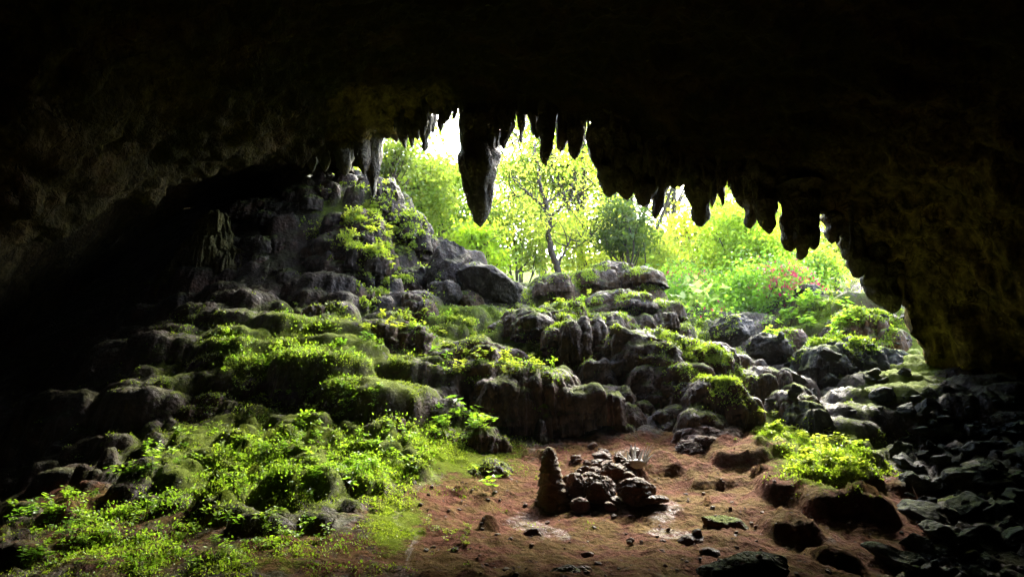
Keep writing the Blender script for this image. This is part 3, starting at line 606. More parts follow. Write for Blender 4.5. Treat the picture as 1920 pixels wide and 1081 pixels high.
stone(1375,1010,26,18,6.5,'dark stone on the lip of the hollow',92)
stone(1240,1036,16,12,5.9,'dull pebble above the cracked slab',93)

# surface for picking spots
allV = np.concatenate(SURF_V); off = 0; polys = []
for v_, f_ in zip(SURF_V, SURF_F): polys += (f_ + off).tolist(); off += len(v_)
BV = BVHTree.FromPolygons(allV.tolist(), polys)
del polys
def hit(px_, py_):
    r = ray(px_, py_); loc, nrm, i, dist = BV.ray_cast(Vector(CAM), Vector(r))
    return (None, None) if loc is None else (np.array(loc), np.array(nrm))

# rubble heap round the stalagmite
nod_protos = [make_mesh('nodule', *blob(1, 1, 0.85, 200 + k, 3, .3, 1.3), M_REDSTONE) for k in range(6)]
def drop_stones(n, zone, sizes, protos, name, label, cat, group, seed, sink=0.25):
    r = np.random.default_rng(seed); c = 0
    for _ in range(n * 6):
        if c >= n: break
        q = zone(r); loc, nrm = hit(*q)
        if loc is None or loc[1] > 16: continue
        s = sizes(r) * (0.6 if nrm[2] < 0.25 else 1)
        o = link(name, protos[c % len(protos)]); o.location = loc + np.array([0, 0, s * (0.7 - sink) * 0.6])
        o.scale = (s * r.uniform(.8, 1.4), s * r.uniform(.8, 1.3), s * r.uniform(.45, .9)); o.rotation_euler = (r.uniform(-.4, .4), r.uniform(-.4, .4), r.uniform(0, 6.28))
        tag(o, label(q, s) if callable(label) else label, cat, group); c += 1
drop_stones(70, lambda r: (r.normal(1128, 44), r.normal(890, 26)), lambda r: r.uniform(.03, .09), nod_protos, 'stone', 'small reddish knobbly stone in the rubble beside the stalagmite', 'stone', 'rubble round the stalagmite', 1)
for k, (cx, cy, w, h) in enumerate([(1125,918,56,58),(1190,922,66,50),(1088,948,36,28),(1078,915,44,50),(1150,885,50,34)]):
    p, _ = hit(cx, cy + h * 0.5)
    boulder(cx, cy, w, h, p[1] + 0.05, ['knobbly brown mound of calcite just right of the stalagmite','rounded earth covered lump at the end of the rubble','low stone at the foot of the stalagmite','bumpy calcite shoulder fused behind the stalagmite','rubble covered lump below the pale stump'][k], 120 + k, M_REDSTONE, 'lumps round the stalagmite', sub=5, rough=1.8)

# scree on the shaded side
scree_protos = [make_mesh('scree_stone', *blob(1.15, 1.15, 0.95, 300 + k, 4, .5, .55, 14, (.34, .8)), M_STONE) for k in range(9)]
def scree_zone(r): return (r.uniform(1690, 1935), r.uniform(745, 1085))
drop_stones(260, scree_zone, lambda r: 0.025 + 0.17 * r.random() ** 3.5, scree_protos, 'scree_rock', lambda q, s: ('large ' if s > .12 else 'small ') + ('wet grey rock high in the shaded scree' if q[1] < 860 else 'wet grey rock low in the shaded scree'), 'rock', 'rocks of the shaded scree', 2)
drop_stones(38, lambda r: (r.uniform(1440, 1720), r.uniform(590, 790)), lambda r: .05 + .2 * r.random() ** 3, scree_protos, 'scree_rock', lambda q, s: 'mossy rock strewn over the sunlit bank below the last gap' if q[1] < 680 else 'dark rock in the shadowed gully behind the dirt hump', 'rock', 'rocks of the shaded bank', 3)
drop_stones(120, lambda r: (r.uniform(780, 1640), r.uniform(880, 1080)), lambda r: r.uniform(.008, .026), nod_protos, 'pebble', 'tiny pebble scattered on the bare red dirt', 'pebble', 'pebbles on the red dirt', 4)

# ------------------------------------------------------------------ stalagmite and bleached stump
p, _ = hit(1040, 962); s = scale_at(1040, 962, p[1]); H = 136 * s
t = np.linspace(0, 1, 150); seg = 56; th = np.linspace(0, 2 * math.pi, seg, endpoint=False)
tiers = np.array([0, .10, .22, .34, .45, .585, .66, .74, .80, .865, .93, 1.0]); 
k = np.searchsorted(tiers, t, side='right') - 1; k = np.clip(k, 0, len(tiers) - 2); fr = (t - tiers[k]) / (tiers[k + 1] - tiers[k])
r0 = np.interp(t, [0, .12, .35, .58, .8, .92, 1], [.42, .35, .27, .225, .16, .10, .0]) * H * 0.70
r0 = r0 * (1 + 0.20 * (1 - fr) ** 1.2 * (t < .95) * (t > .02) - 0.05)
T, TH = np.meshgrid(t, th, indexing='ij'); RR = r0[:, None] * (1 + 0.07 * ridged(np.stack([np.cos(TH).ravel() * 2, np.sin(TH).ravel() * 2, T.ravel() * 5], 1), 3).reshape(T.shape))
tz = T * H + 0.02 * H * np.sin(TH * 2 + T * 9) * (T < .97)
v = np.stack([(RR * np.cos(TH)).ravel() - (T.ravel() * 0.05 * H), (RR * np.sin(TH)).ravel(), tz.ravel() - 0.06], 1)
v = v + 0.012 * np.stack([fbm(v * 14, 3), fbm(v * 14 + 9, 3), fbm(v * 14 + 5, 3)], 1)
f = grid_faces(len(t), seg); kk = np.arange(len(t) - 1) * seg; f = np.concatenate([f, np.stack([kk + seg - 1, kk + 2 * seg - 1, kk + seg, kk], 1)])
o = link('stalagmite', make_mesh('stalagmite', v, f[:, ::-1], M_STALAG), loc=p + np.array([0, 0.25, 0])); tag(o, 'brown ringed stalagmite standing at the top of the bare dirt', 'stalagmite')
p, _ = hit(1185, 868); root = empty('tree_stump', p); tag(root, 'pale splintered stump lying in the rubble under the dark ledges', 'stump')
sp_v, sp_f, b0 = [], [], 0; r = np.random.default_rng(5)
for k in range(26):
    bx, by = r.uniform(-.16, .16), r.uniform(-.07, .07); h = r.uniform(.07, .24); lx = bx * 0.8 + r.uniform(-.05, .05); w = r.uniform(.008, .02)
    q = np.array([[bx - w, by, -.03], [bx, by - w, -.03], [bx + w, by, -.03], [bx, by + w, -.03], [bx + lx * .5 - w * .7, by, h * .6], [bx + lx * .5, by - w * .7, h * .6], [bx + lx * .5 + w * .7, by, h * .6], [bx + lx * .5, by + w * .7, h * .6], [bx + lx, by, h], [bx + lx, by - .003, h], [bx + lx + .003, by, h], [bx + lx, by + .003, h]])
    sp_v.append(q)
    for lv in (0, 4):
        for e in range(4): sp_f.append([b0 + lv + e, b0 + lv + (e + 1) % 4, b0 + lv + 4 + (e + 1) % 4, b0 + lv + 4 + e])
    b0 += 12
link('splinters', make_mesh('splinters', np.concatenate(sp_v), np.array(sp_f), M_WOOD, False), root)
v, f = blob(.17, .10, .06, 77, 4, .3, 1.2); link('base', make_mesh('stump_base', v, f, M_WOOD), root)

# ------------------------------------------------------------------ leaves
def leaves_mesh(name, pos, dirs, nrm, length, width, mat, fold=0.25):
    """many ovate folded leaves: base pos, unit dir, unit normal"""
    n = len(pos); side = np.cross(dirs, nrm); side /= np.linalg.norm(side, axis=1, keepdims=True) + 1e-9
    Ln = np.asarray(length).reshape(-1, 1); Wd = np.asarray(width).reshape(-1, 1)
    b = pos; m = pos + dirs * Ln * 0.45 - nrm * Wd * fold; tip = pos + dirs * Ln - nrm * Ln * 0.12
    l1 = pos + dirs * Ln * 0.42 + side * Wd * 0.5; r1 = pos + dirs * Ln * 0.42 - side * Wd * 0.5
    V = np.stack([b, l1, tip, r1, m], 1).reshape(-1, 3); k = np.arange(n)[:, None] * 5
    F = np.stack([k + [0, 4, 1], k + [1, 4, 2], k + [2, 4, 3], k + [3, 4, 0]], 1).reshape(-1, 3)
    return make_mesh(name, V, F, mat, False)
def quads_mesh(name, pos, dirs, nrm, length, width, mat):
    side = np.cross(dirs, nrm); side /= np.linalg.norm(side, axis=1, keepdims=True) + 1e-9
    Ln = np.asarray(length).reshape(-1, 1); Wd = np.asarray(width).reshape(-1, 1)
    V = np.stack([pos, pos + dirs * Ln * .45 + side * Wd * .5 + nrm * Wd * .12, pos + dirs * Ln, pos + dirs * Ln * .45 - side * Wd * .5 + nrm * Wd * .12], 1).reshape(-1, 3)
    k = np.arange(len(pos))[:, None] * 4
    return make_mesh(name, V, k + np.array([[0, 1, 2, 3]]), mat, False)
def rand_unit(n, rng, up=0.0):
    v = rng.normal(size=(n, 3)); v[:, 2] += up; return v / np.linalg.norm(v, axis=1, keepdims=True)
def perp(d, rng):
    v = rng.normal(size=d.shape); v -= (v * d).sum(1, keepdims=True) * d; return v / np.linalg.norm(v, axis=1, keepdims=True)
def tube(path, rad, seg=7):
    path = np.asarray(path, float); n = len(path); rad = np.broadcast_to(np.asarray(rad, float), (n,))
    t = np.gradient(path, axis=0); t /= np.linalg.norm(t, axis=1, keepdims=True) + 1e-9
    ref = np.array([0.31, 0.9, 0.2]); a = np.cross(t, ref); a /= np.linalg.norm(a, axis=1, keepdims=True) + 1e-9; b = np.cross(t, a)
    th = np.linspace(0, 2 * math.pi, seg, endpoint=False)
    v = path[:, None] + rad[:, None, None] * (a[:, None] * np.cos(th)[None, :, None] + b[:, None] * np.sin(th)[None, :, None])
    v = v.reshape(-1, 3); f = grid_faces(n, seg); k = np.arange(n - 1) * seg
    return v, np.concatenate([f, np.stack([k + seg - 1, k + 2 * seg - 1, k + seg, k], 1)])
def join(parts):
    Vs, Fs, o = [], [], 0
    for v, f in parts: Vs.append(v); Fs.append(f + o); o += len(v)
    return np.concatenate(Vs), np.concatenate(Fs)
def smooth_path(pts, n=14):
    pts = np.asarray(pts, float); u = np.linspace(0, len(pts) - 1, n); i = np.clip(u.astype(int), 0, len(pts) - 2); f = (u - i)[:, None]
    p0 = pts[np.maximum(i - 1, 0)]; p1 = pts[i]; p2 = pts[i + 1]; p3 = pts[np.minimum(i + 2, len(pts) - 1)]
    return 0.5 * (2 * p1 + (p2 - p0) * f + (2 * p0 - 5 * p1 + 4 * p2 - p3) * f ** 2 + (3 * p1 - p0 - 3 * p2 + p3) * f ** 3)

# ------------------------------------------------------------------ trees beyond the mouth
GT = 'trees growing outside the cave'
def crown_clusters(c, rad, n, rng, hollow=0.35):
    q = rand_unit(n, rng) * (hollow + (1 - hollow) * rng.random((n, 1)) ** 0.5); return c + q * rad
def tree(base, top, crown_c, crown_r, label, seed, mat, n_leaf=4500, leaf=0.15, trunk_r=0.12, twigs=14, cat='tree', name='tree', clumps=60, spread=0.42, group=GT, branches=None, flat=0.4):
    rng = np.random.default_rng(seed); base = np.array(base, float); root = empty(name, base); tag(root, label, cat, group)
    parts = []
    cl = crown_clusters(np.array(crown_c), np.array(crown_r), clumps, rng)
    if branches is None:
        mid = (base + top) / 2 + rng.normal(size=3) * 0.25
        pth = smooth_path([base - [0, 0, .3], base + (mid - base) * .5 + rng.normal(size=3) * .1, mid, top], 16); parts.append(tube(pth, np.linspace(trunk_r, trunk_r * .25, 16), 8))
        for k in range(twigs):
            a = pth[rng.integers(5, 15)]; b = cl[rng.integers(len(cl))]; m = (a + b) / 2 + np.array([0, 0, -.15]) + rng.normal(size=3) * .15
            parts.append(tube(smooth_path([a, m, b], 8), np.linspace(trunk_r * .35, .012, 8), 5))
    else:
        ends = []
        for (pts, r0, r1) in branches:
            q = smooth_path(pts, max(10, len(pts) * 5)); q = q + 0.02 * rng.normal(size=q.shape); parts.append(tube(q, np.linspace(r0, r1, len(q)), 8)); ends += [q[-1], q[len(q) * 2 // 3], q[len(q)//2]]
        for k in range(twigs):
            a = ends[rng.integers(len(ends))]; b = cl[np.argsort(np.linalg.norm(cl - a, axis=1))[rng.integers(0, 6)]]
            parts.append(tube(smooth_path([a, (a + b) / 2 + rng.normal(size=3) * .12, b], 7), np.linspace(.022, .008, 7), 5))
    link('trunk', make_mesh('trunk', *join([(v - base, f) for v, f in parts]), M_BARK), root)
    w = rng.random(len(cl)) ** 1.3; idx = rng.choice(len(cl), n_leaf, p=w / w.sum())
    pos = cl[idx] + rng.normal(size=(n_leaf, 3)) * spread * np.array([1, 1, .6]) * np.minimum(1, np.array(crown_r).mean() / 2 + .3)
    d = rand_unit(n_leaf, rng, -.35); nr = perp(d, rng); nr[:, 2] = np.abs(nr[:, 2]) + flat; nr /= np.linalg.norm(nr, axis=1, keepdims=True)
    ln = leaf * rng.uniform(.65, 1.35, n_leaf)
    link('crown', quads_mesh('crown', pos - base, d, nr, ln, ln * .55, mat), root)
    return root
def gz(x, y):
    h = BV.ray_cast(Vector((x, y, 60)), Vector((0, 0, -1)))[0]; return h.z if h else 6.0
def tree_at(cx, cy, w, h, d, label, seed, mat, dens=1.0, **k):
    """crown seen at photo pixel cx,cy with size w,h at forward distance d"""
    c = P(cx, cy, d); s = scale_at(cx, cy, d); rad = np.array([w * s / 2, w * s / 2 * .8, h * s / 2])
    bx = c[0] + RNG.uniform(-.4, .4); b = np.array([bx, d, gz(bx, d)]); n = int(w * h * 0.24 * dens)
    leaf = k.pop('leaf', 0.0072 * d)
    return tree(b, c + np.array([0, 0, rad[2] * .5]), c, rad, label, seed, mat, n_leaf=min(9000, n), leaf=leaf, clumps=k.pop('clumps', max(25, int(w * h / 550))), **k)
D = 19.0
def bp(*pts, d=D): return [P(a, b, d + (c[0] if c else 0)) for a, b, *c in pts]
tree(P(1046,520,D), None, P(1030,370,D), (2.1, 1.4, 1.5), 'slender branching tree standing on top of the mound', 41, M_TREE_Y, n_leaf=2600, leaf=.10, twigs=40, clumps=70, spread=.30, branches=[
 (bp((1046,530),(1045,500),(1034,470),(1029,440),(1026,400),(1022,372)), .11, .065), (bp((1022,372),(1012,345),(1011,320),(1005,296),(1002,270)), .06, .02),
 (bp((1024,396),(1010,380),(990,362),(975,345,.4),(955,330,.6)), .05, .016), (bp((1030,430),(1037,405),(1055,385,-.3),(1080,368,-.5),(1112,345,-.8)), .05, .016),
 (bp((1024,385),(1040,368,.3),(1062,360,.5),(1075,345,.7),(1088,325,.9)), .04, .014), (bp((1046,497),(1056,475),(1067,450),(1072,436)), .03, .012),(bp((1046,500),(1062,470,.4),(1095,455,.7),(1108,440,.8)), .022, .01),
 (bp((1011,320),(1022,300),(1040,280)), .018, .008), (bp((990,362),(975,368),(960,362)), .016, .007)])
tree_at(780,360,140,190,22,'pale leafy tree seen beside the hanging rock column',42,M_TREE_Y,1.2)
tree_at(852,400,150,170,25,'thin trunked tree rising behind the pointed boulder',43,M_TREE,1.2, trunk_r=.08)
tree_at(960,440,170,150,24,'soft green tree between the boulders and the branching tree',44,M_TREE_Y,1.2)
tree_at(1100,440,150,150,27,'yellow green tree behind the branching tree',45,M_TREE_Y,.9)
tree_at(1170,425,110,110,20,'dark leafed tree hanging under the wide curtain of stalactites',46,M_TREE_D,1.3)
tree_at(1290,470,170,150,26,'tall dark trunked tree behind the long wedge stalactite',47,M_TREE_Y,.9, trunk_r=.2)
tree_at(1395,470,150,190,19,'dense fresh green tree beneath the blunt double stalactite',48,M_TREE,1.6)
tree_at(1235,500,140,120,22,'bright yellowish tree just over the flank of the mound',49,M_TREE_Y,1.1)
tree_at(990,330,150,130,29,'far sunlit tree top behind the bulbous stalactite',50,M_TREE_Y,.8)
tree_at(1095,330,120,140,30,'far tree top beside the wide stalactite curtain',51,M_TREE_Y,.7)
tree_at(740,310,80,120,18,'olive leafed tree brushing the hanging rock column',52,M_TREE_D,.9)
tree_at(1340,420,120,100,28,'far pale crown between the long wedge and the double stalactite',53,M_TREE,.9)
tree_at(1460,430,120,130,22,'green tree whose crown fills the gap below the rock pendant',54,M_TREE,1.2)
tree_at(1560,480,90,90,20,'yellow green tree in the small last gap',55,M_TREE_Y,1.2)
tree_at(900,470,110,90,21,'low bright tree right behind the squat boulder',56,M_TREE,1.2)
tree_at(830,320,60,50,24,'wispy tree top under the white sky gap',57,M_TREE_Y,.5)
tree_at(1200,470,120,100,30,'distant sunlit tree under the curtain tips',58,M_TREE_Y,.9)
tree_at(800,430,110,110,28,'distant tree low behind the flowstone wall',59,M_TREE,1.0)
SHADE_TREES = [(-7,23,14,4.0,'huge leafy canopy tree added for shade on the hill left of the mouth'),(3.0,28,18.5,4.5,'huge canopy tree added for shade far behind the longest stalactite'),(4.5,24,15.5,4.0,'huge canopy tree added for shade far behind the wide curtain'),(10,25,14,4.5,'huge canopy tree added for shade far behind the blunt double stalactite'),(1.5,31,19,5,'towering canopy tree added for shade farthest behind the branching tree'),(8,33,19,5.5,'towering canopy tree added for shade farthest behind the flowering shrubs'),(15,30,15,5,'broad canopy tree added for shade beyond the last bright gap'),(-11,31,16,5.0,'towering canopy tree added for shade farthest behind the rock column'),(4,38,18,6,'most distant pale canopy tree, added for shade')]  # tall crowns added to filter the sun; they also fill the upper gaps
for k, (tx, ty, tz, tr, lb) in enumerate(SHADE_TREES):
    c = np.array([tx, ty, tz]); b = np.array([tx, ty, gz(tx, ty)])
    tree(b, c + np.array([0, 0, tr * .4]), c, (tr, tr * .9, tr * .8), lb, 300 + k, M_TREE_Y if k % 2 else M_TREE, n_leaf=3600, leaf=.28, trunk_r=.22, twigs=18, clumps=70, spread=.6)
GS = 'shrubs at the bright edge of the cave mouth'
def shrub(cx, cy, w, h, d, label, seed, mat, dens=1.3, flowers=0, stems=9, leaf=None, group=GS):
    rng = np.random.default_rng(seed); c = P(cx, cy, d); s = scale_at(cx, cy, d); rad = np.array([w * s / 2, w * s / 2 * .7, h * s / 2])
    b = np.array([c[0], d, gz(c[0], d)]); root = empty('shrub', b); tag(root, label, 'shrub', group)
    cl = crown_clusters(c, rad, max(18, int(w * h / 260)), rng, .15); n = int(w * h * .42 * dens)
    parts = []
    for k in range(stems):
        e = cl[rng.integers(len(cl))]; st = b + np.array([rng.normal() * .2, rng.normal() * .15, -.05]); parts.append(tube(smooth_path([st, (st + e) / 2 + rng.normal(size=3) * .08, e], 8), np.linspace(.018, .006, 8), 5))
    link('stems', make_mesh('stems', *join([(v - b, f) for v, f in parts]), M_TWIG), root)
    def scat(name, n, mt, lf, sp):
        pos = cl[rng.integers(len(cl), size=n)] + rng.normal(size=(n, 3)) * sp; dd = rand_unit(n, rng, -.2); nr = perp(dd, rng); nr[:, 2] = np.abs(nr[:, 2]) + .4; nr /= np.linalg.norm(nr, axis=1, keepdims=True)
        ln = lf * rng.uniform(.6, 1.3, n); q_ = link(name, quads_mesh(name, pos - b, dd, nr, ln, ln * .6, mt), root)
        if name == 'flowers': q_['kind'] = 'stuff'
    lf = leaf or 0.006 * d
    scat('foliage', n, mat, lf, .27)
    if flowers: scat('flowers', flowers, M_PINK, lf * .9, .12)
    return root
shrub(1300,575,130,90,16.5,'bright green shrub beside the flank of the mound',71,M_SHRUB,1.2)
shrub(1290,535,110,50,17.5,'shrub with pink flowers behind the pale round leaves',72,M_SHRUB,.7, flowers=700)
shrub(1395,560,120,100,16.0,'dense green shrub above the smooth oval boulder',73,M_SHRUB,1.3)
shrub(1470,535,130,80,15.8,'twiggy shrub full of crimson pink flowers',74,M_SHRUB,.5, flowers=950, stems=20)
shrub(1535,500,90,60,17.5,'green shrub in the last bright gap',75,M_TREE,1.2)
shrub(1430,500,130,110,18.5,'tall fresh green shrub behind the pink flowering one',76,M_TREE,1.4)
shrub(1340,600,70,40,15.0,'low shrub with pink blooms by the smooth oval boulder',77,M_SHRUB,.8, flowers=120)
shrub(1300,570,70,36,15.6,'cluster of pale round leaves near the oval boulder',79,M_PALE,.12, leaf=.26, stems=6)

# ------------------------------------------------------------------ moss and seedlings
def moss_object(label, zones, n, seed, mat, size=(.012, .035), name='moss', upmin=.3):
    rng = np.random.default_rng(seed); pos, nr = [], []; w = np.array([z[2] * z[3] * z[4] for z in zones]); w = w / w.sum(); tries = 0
    while len(pos) < n // 9 and tries < n:
        tries += 1; z = zones[rng.choice(len(zones), p=w)]; q = (rng.normal(z[0], z[2] * .55), rng.normal(z[1], z[3] * .55))
        loc, nm = hit(*q)
        if loc is None or nm[2] < upmin or loc[1] > 17.5 or not (4.5 < loc[1]): continue
        if fbm(loc[None] * 2.6 + 4, 2)[0] < .02: continue
        pos.append(loc); nr.append(nm)
    pos = np.repeat(np.array(pos), 9, 0); nr = np.repeat(np.array(nr), 9, 0); m = len(pos)
    sc = (0.5 + pos[:, 1] / 16)[:, None]
    tang = rng.normal(size=(m, 3)) * (.035 if name == 'moss' else .085) * sc; tang -= (tang * nr).sum(1, keepdims=True) * nr
    d = nr * .7 + rng.normal(size=(m, 3)) * .55; d /= np.linalg.norm(d, axis=1, keepdims=True)
    ln = rng.uniform(size[0], size[1], m) * (0.5 + pos[:, 1] / 16)
    o = link(name, quads_mesh(name, pos + tang - nr * .004, d, perp(d, rng), ln, ln * .6, mat)); return tag(o, label, 'moss', kind='stuff')
moss_object('yellow green moss covering the lit slope', [z for z in MOSSB if z[0] < 1000 and z[1] > 480], 40000, 1, M_MOSS, (.01, .028), upmin=.42)
moss_object('moss fringes on the flowstone wall', [(700,410,80,70,.6),(750,470,50,60,1),(640,430,60,30,.4),(760,520,40,30,.6),(700,560,80,30,.5)], 6000, 2, M_MOSS, (.02, .05))
moss_object('moss rimming the ledges of the mound', [z for z in MOSSB if 1000 <= z[0] < 1420 and z[1] < 790] + [(1060,600,80,20,.8),(1150,510,60,12,.9),(1340,680,50,40,.8)], 15000, 3, M_MOSS, (.015, .036))
moss_object('moss on the hump of dirt beside the shaded gully', [(1560,850,100,50,1),(1450,800,50,30,.8),(1610,880,50,30,.8)], 12000, 4, M_MOSS)
moss_object('moss on the sunlit bank under the last bright gap', [(1580,610,110,45,1),(1500,640,60,30,.5)], 7000, 5, M_MOSS, (.02, .045))

cover = [(560,650,170,60,1.2),(600,760,160,70,.45),(560,850,170,60,1.0),(690,850,90,60,1.1),(450,900,140,50,.8),(250,960,180,40,.7),(300,1030,260,40,.6),(740,830,50,40,1),(860,800,60,25,1),(850,615,150,30,.8),(970,690,90,35,.7),(1540,850,80,35,.7),(1100,570,90,30,.4)]
moss_object('carpet of tiny bright leaves between the seedlings', cover, 14000, 9, M_PLANT, (.02, .042), name='ground_cover', upmin=.5)
M_LITTER = leaf_material('dead_leaves', (0.03, 0.014, 0.007), (0.10, 0.055, 0.03), 0.1, rough=0.95)
_r = np.random.default_rng(31); lp, ln_ = [], []
for _ in range(600):
    loc, nm = hit(_r.uniform(100, 1640), _r.uniform(820, 1080))
    if loc is not None and nm[2] > .5 and 4.5 < loc[1] < 11: lp.append(loc + nm * .008); ln_.append(nm)
lp = np.array(lp); ln_ = np.array(ln_); dd_ = _r.normal(size=lp.shape); dd_ -= (dd_ * ln_).sum(1, keepdims=True) * ln_ * .8; dd_ /= np.linalg.norm(dd_, axis=1, keepdims=True); sz = _r.uniform(.015, .05, len(lp))
tag(link('leaf_litter', quads_mesh('leaf_litter', lp, dd_, ln_, sz, sz * .6, M_LITTER)), 'dead brown leaves and crumbs littering the red dirt', 'leaf litter', kind='stuff')
def plant_protos(n, mat, seed, H=(.10, .2), L_=(.05, .085), nl=(5, 10)):
    out = []
    for k in range(n):
        rng = np.random.default_rng(seed + k); pos, dr, nm, ln = [], [], [], []; st = []
        for s_ in range(rng.integers(1, 4)):
            h = rng.uniform(*H); lean = rng.normal(size=2) * .05; b = np.array([rng.normal() * .02, rng.normal() * .02, 0]); tp = b + [lean[0], lean[1], h]
            st.append(tube(smooth_path([b - [0, 0, .02], (b + tp) / 2 + [lean[0] * .3, 0, 0], tp], 5), np.linspace(.0045, .002, 5), 4))
            m = rng.integers(*nl)
            for q in range(m):
                f = rng.uniform(.45, 1.0); p0 = b + (tp - b) * f; a = q * 2.4 + rng.uniform(-.4, .4); el = rng.uniform(-.25, .45)
                dv = np.array([math.cos(a) * math.cos(el), math.sin(a) * math.cos(el), math.sin(el)]); pos.append(p0 + dv * .012); dr.append(dv)
                up = np.array([0, 0, 1.0]) - dv * dv[2] + rng.normal(size=3) * .2; nm.append(up / np.linalg.norm(up)); ln.append(rng.uniform(*L_))
        ln = np.array(ln); out.append((make_mesh('stem', *join(st), M_STEM), leaves_mesh('leaves', np.array(pos), np.array(dr), np.array(nm), ln, ln * .62, mat)))
    return out
seed_p = plant_protos(8, M_PLANT, 900); crp_p = plant_protos(6, M_YPLANT, 950, H=(.08, .22), L_=(.05, .09), nl=(7, 14)); broad_p = plant_protos(3, M_PLANT, 980, H=(.28, .42), L_=(.13, .19), nl=(4, 7))
def put_plant(loc, nrm, proto, s, label, group, rng, name='seedling', cat='plant', parts=False):
    if parts:
        root = empty(name, loc); root.rotation_euler = (rng.uniform(-.15, .15) , rng.uniform(-.15, .15), rng.uniform(0, 6.28)); root.scale = (s, s, s)
        tag(root, label, cat, group); link('stem', proto[0], root); link('leaves', proto[1], root); return root
    root = link(name, proto[1], None, loc); root.scale = (s, s, s); root.rotation_euler = (rng.uniform(-.25, .25), rng.uniform(-.25, .25), rng.uniform(0, 6.28)); link('stem', proto[0], root); return tag(root, label, cat, group)
def plants(n, zone, protos, sizes, label, group, seed, upmin=.15, name='seedling', cat='plant', clump=1):
    rng = np.random.default_rng(seed); c = 0; t_ = 0
    while c < n and t_ < n * 12:
        t_ += 1; q0 = zone(rng)
        for _ in range(clump):
            q = (q0[0] + rng.normal() * 14, q0[1] + rng.normal() * 9) if clump > 1 else q0
            loc, nm = hit(*q)
            if loc is None or nm[2] < upmin or loc[1] > 17 or loc[1] < 4.6: continue
            s = sizes(rng) * (0.55 + loc[1] / 18); put_plant(loc, nm, protos[rng.integers(len(protos))], s, label(q) if callable(label) else label, group, rng, name, cat); c += 1
def poly_zone(blobs):
    w = np.array([b[2] * b[3] * b[4] for b in blobs]); w = w / w.sum()
    def z(r): b = blobs[r.choice(len(blobs), p=w)]; return (r.normal(b[0], b[2] * .5), r.normal(b[1], b[3] * .5))
    return z
def slope_label(q):
    if q[1] < 700: return 'bright green seedling on the upper ledges of the green slope'
    if q[1] < 900: return 'bright green seedling in the thick middle of the green slope'
    return 'small green seedling scattered over the lower dirt of the slope'
plants(290, poly_zone([(560,650,170,60,1.2),(600,760,160,70,.9),(560,850,170,60,1.2),(690,850,90,60,1.3),(450,900,140,50,.8),(250,960,180,40,.6),(300,1020,250,50,.7),(150,1000,130,50,.7),(330,850,60,30,1.2),(560,1000,120,40,.7),(740,830,50,40,1)]), seed_p, lambda r: r.uniform(.34, .8), slope_label, 'seedlings of the green slope', 21, clump=2)
plants(70, poly_zone([(700,400,50,40,1),(730,450,40,40,1.2),(660,420,70,25,.7),(750,490,30,30,.8),(550,410,20,10,.4),(690,360,40,15,.8),(640,395,50,12,.6)]), crp_p, lambda r: r.uniform(.4, .75), 'yellow green creeper tuft trailing on the flowstone wall', 'creeper tufts on the flowstone wall', 22, upmin=-.2, name='creeper', cat='creeper', clump=2)
plants(70, poly_zone([(830,615,120,25,1),(780,600,50,20,1),(960,690,90,30,1),(860,680,70,30,.8),(1050,570,60,20,.5),(1040,530,30,10,.5),(740,620,60,20,.6)]), crp_p + seed_p[:2], lambda r: r.uniform(.45, .9), 'yellow green plant tuft on the moss band of the mound', 'plant tufts of the moss band', 23, upmin=.3, name='plant_tuft')
plants(26, poly_zone([(860,800,60,25,1),(900,800,40,15,1)]), seed_p, lambda r: r.uniform(.7, 1.1), 'leafy seedling on the dirt capped lumps behind the stalagmite', 'seedlings behind the stalagmite', 24)
plants(34, poly_zone([(300,850,40,12,1),(370,815,40,14,1),(230,890,40,12,1),(140,935,40,14,1),(80,965,40,14,1)]), seed_p, lambda r: r.uniform(.45, .9), 'leafy seedling standing on the dark crest of the slope', 'seedlings on the dark crest', 28, upmin=.05, name='leafy_plant')
plants(45, poly_zone([(1540,840,70,30,1),(1600,870,40,20,1),(1450,800,30,20,.5)]), crp_p, lambda r: r.uniform(.4, .8), 'low yellow green tuft on the mossy dirt hump', 'tufts of the mossy dirt hump', 25, name='plant_tuft')
plants(30, poly_zone([(1520,590,60,30,1),(1580,610,60,30,1),(1470,610,30,20,.7)]), seed_p, lambda r: r.uniform(.8, 1.6), 'fresh green plant on the sunlit stony bank', 'plants of the sunlit bank', 26, name='leafy_plant')
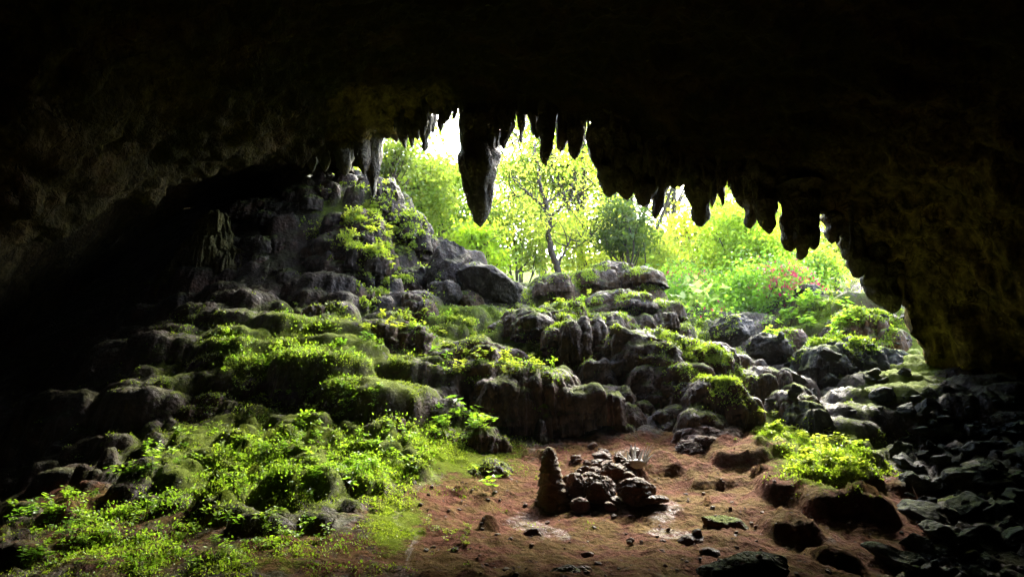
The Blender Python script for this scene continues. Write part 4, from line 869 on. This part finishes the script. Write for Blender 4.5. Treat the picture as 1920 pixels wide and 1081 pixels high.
plants(16, poly_zone([(830,1010,60,50,1),(940,900,60,20,.6)]), crp_p, lambda r: r.uniform(.25, .5), 'tiny yellow green sprout in the bare red dirt', 'sprouts in the bare dirt', 27, name='plant_tuft')
rng = np.random.default_rng(77)
for (bx, by, s, lab) in [(850,785,1.0,'largest broad leaved plant, under the moss draped ledge'),(925,930,.85,'broad leaved plant leaning over the bare dirt by the stalagmite'),(893,900,.6,'smaller broad leaved plant just behind the leaning one'),(650,935,.7,'broad leaved plant over the dark hollow of the low ledge'),(285,870,.6,'tall leafy plant on the dark crest of the slope'),(1500,590,.8,'broad leaved plant catching sun on the stony bank'),(810,680,.75,'upright leafy plant beside the moss draped ledge')]:
    loc, nm = hit(bx, by)
    if loc is not None: put_plant(loc, nm, broad_p[rng.integers(3)], s * (0.55 + loc[1] / 18), lab, 'broad leaved plants', rng, 'broad_leaved_plant', parts=True)

# ------------------------------------------------------------------ the air: faint mist lit by the mouth
bm = bmesh.new(); bmesh.ops.create_cube(bm, size=1.0); me = bpy.data.meshes.new('haze'); bm.to_mesh(me); bm.free()
gx0, gx1, gy0, gy1 = xs[0] - 3, xs[-1] + 3, ys[0] - 3, ys[-1] + 3; gz0, gz1 = float(V[:, 2].min()) - 1.0, max(float(V[:, 2].max()), 34.0) + 1.0
hz = link('haze', me, None, ((gx0 + gx1) / 2, (gy0 + gy1) / 2, (gz0 + gz1) / 2)); hz.scale = (gx1 - gx0, gy1 - gy0, gz1 - gz0); hz['kind'] = 'stuff'; hz['label'] = 'thin pale mist hanging in the air of the cave mouth'; hz['category'] = 'haze'
hm = bpy.data.materials.new('pale_mist'); hm.use_nodes = True; hm.node_tree.nodes.clear()
vo = hm.node_tree.nodes.new('ShaderNodeVolumePrincipled'); vo.inputs['Color'].default_value = (0.93, 0.96, 1.0, 1); vo.inputs['Density'].default_value = 0.0005; vo.inputs['Anisotropy'].default_value = 0.5
ho = hm.node_tree.nodes.new('ShaderNodeOutputMaterial'); hm.node_tree.links.new(vo.outputs[0], ho.inputs['Volume']); me.materials.append(hm)
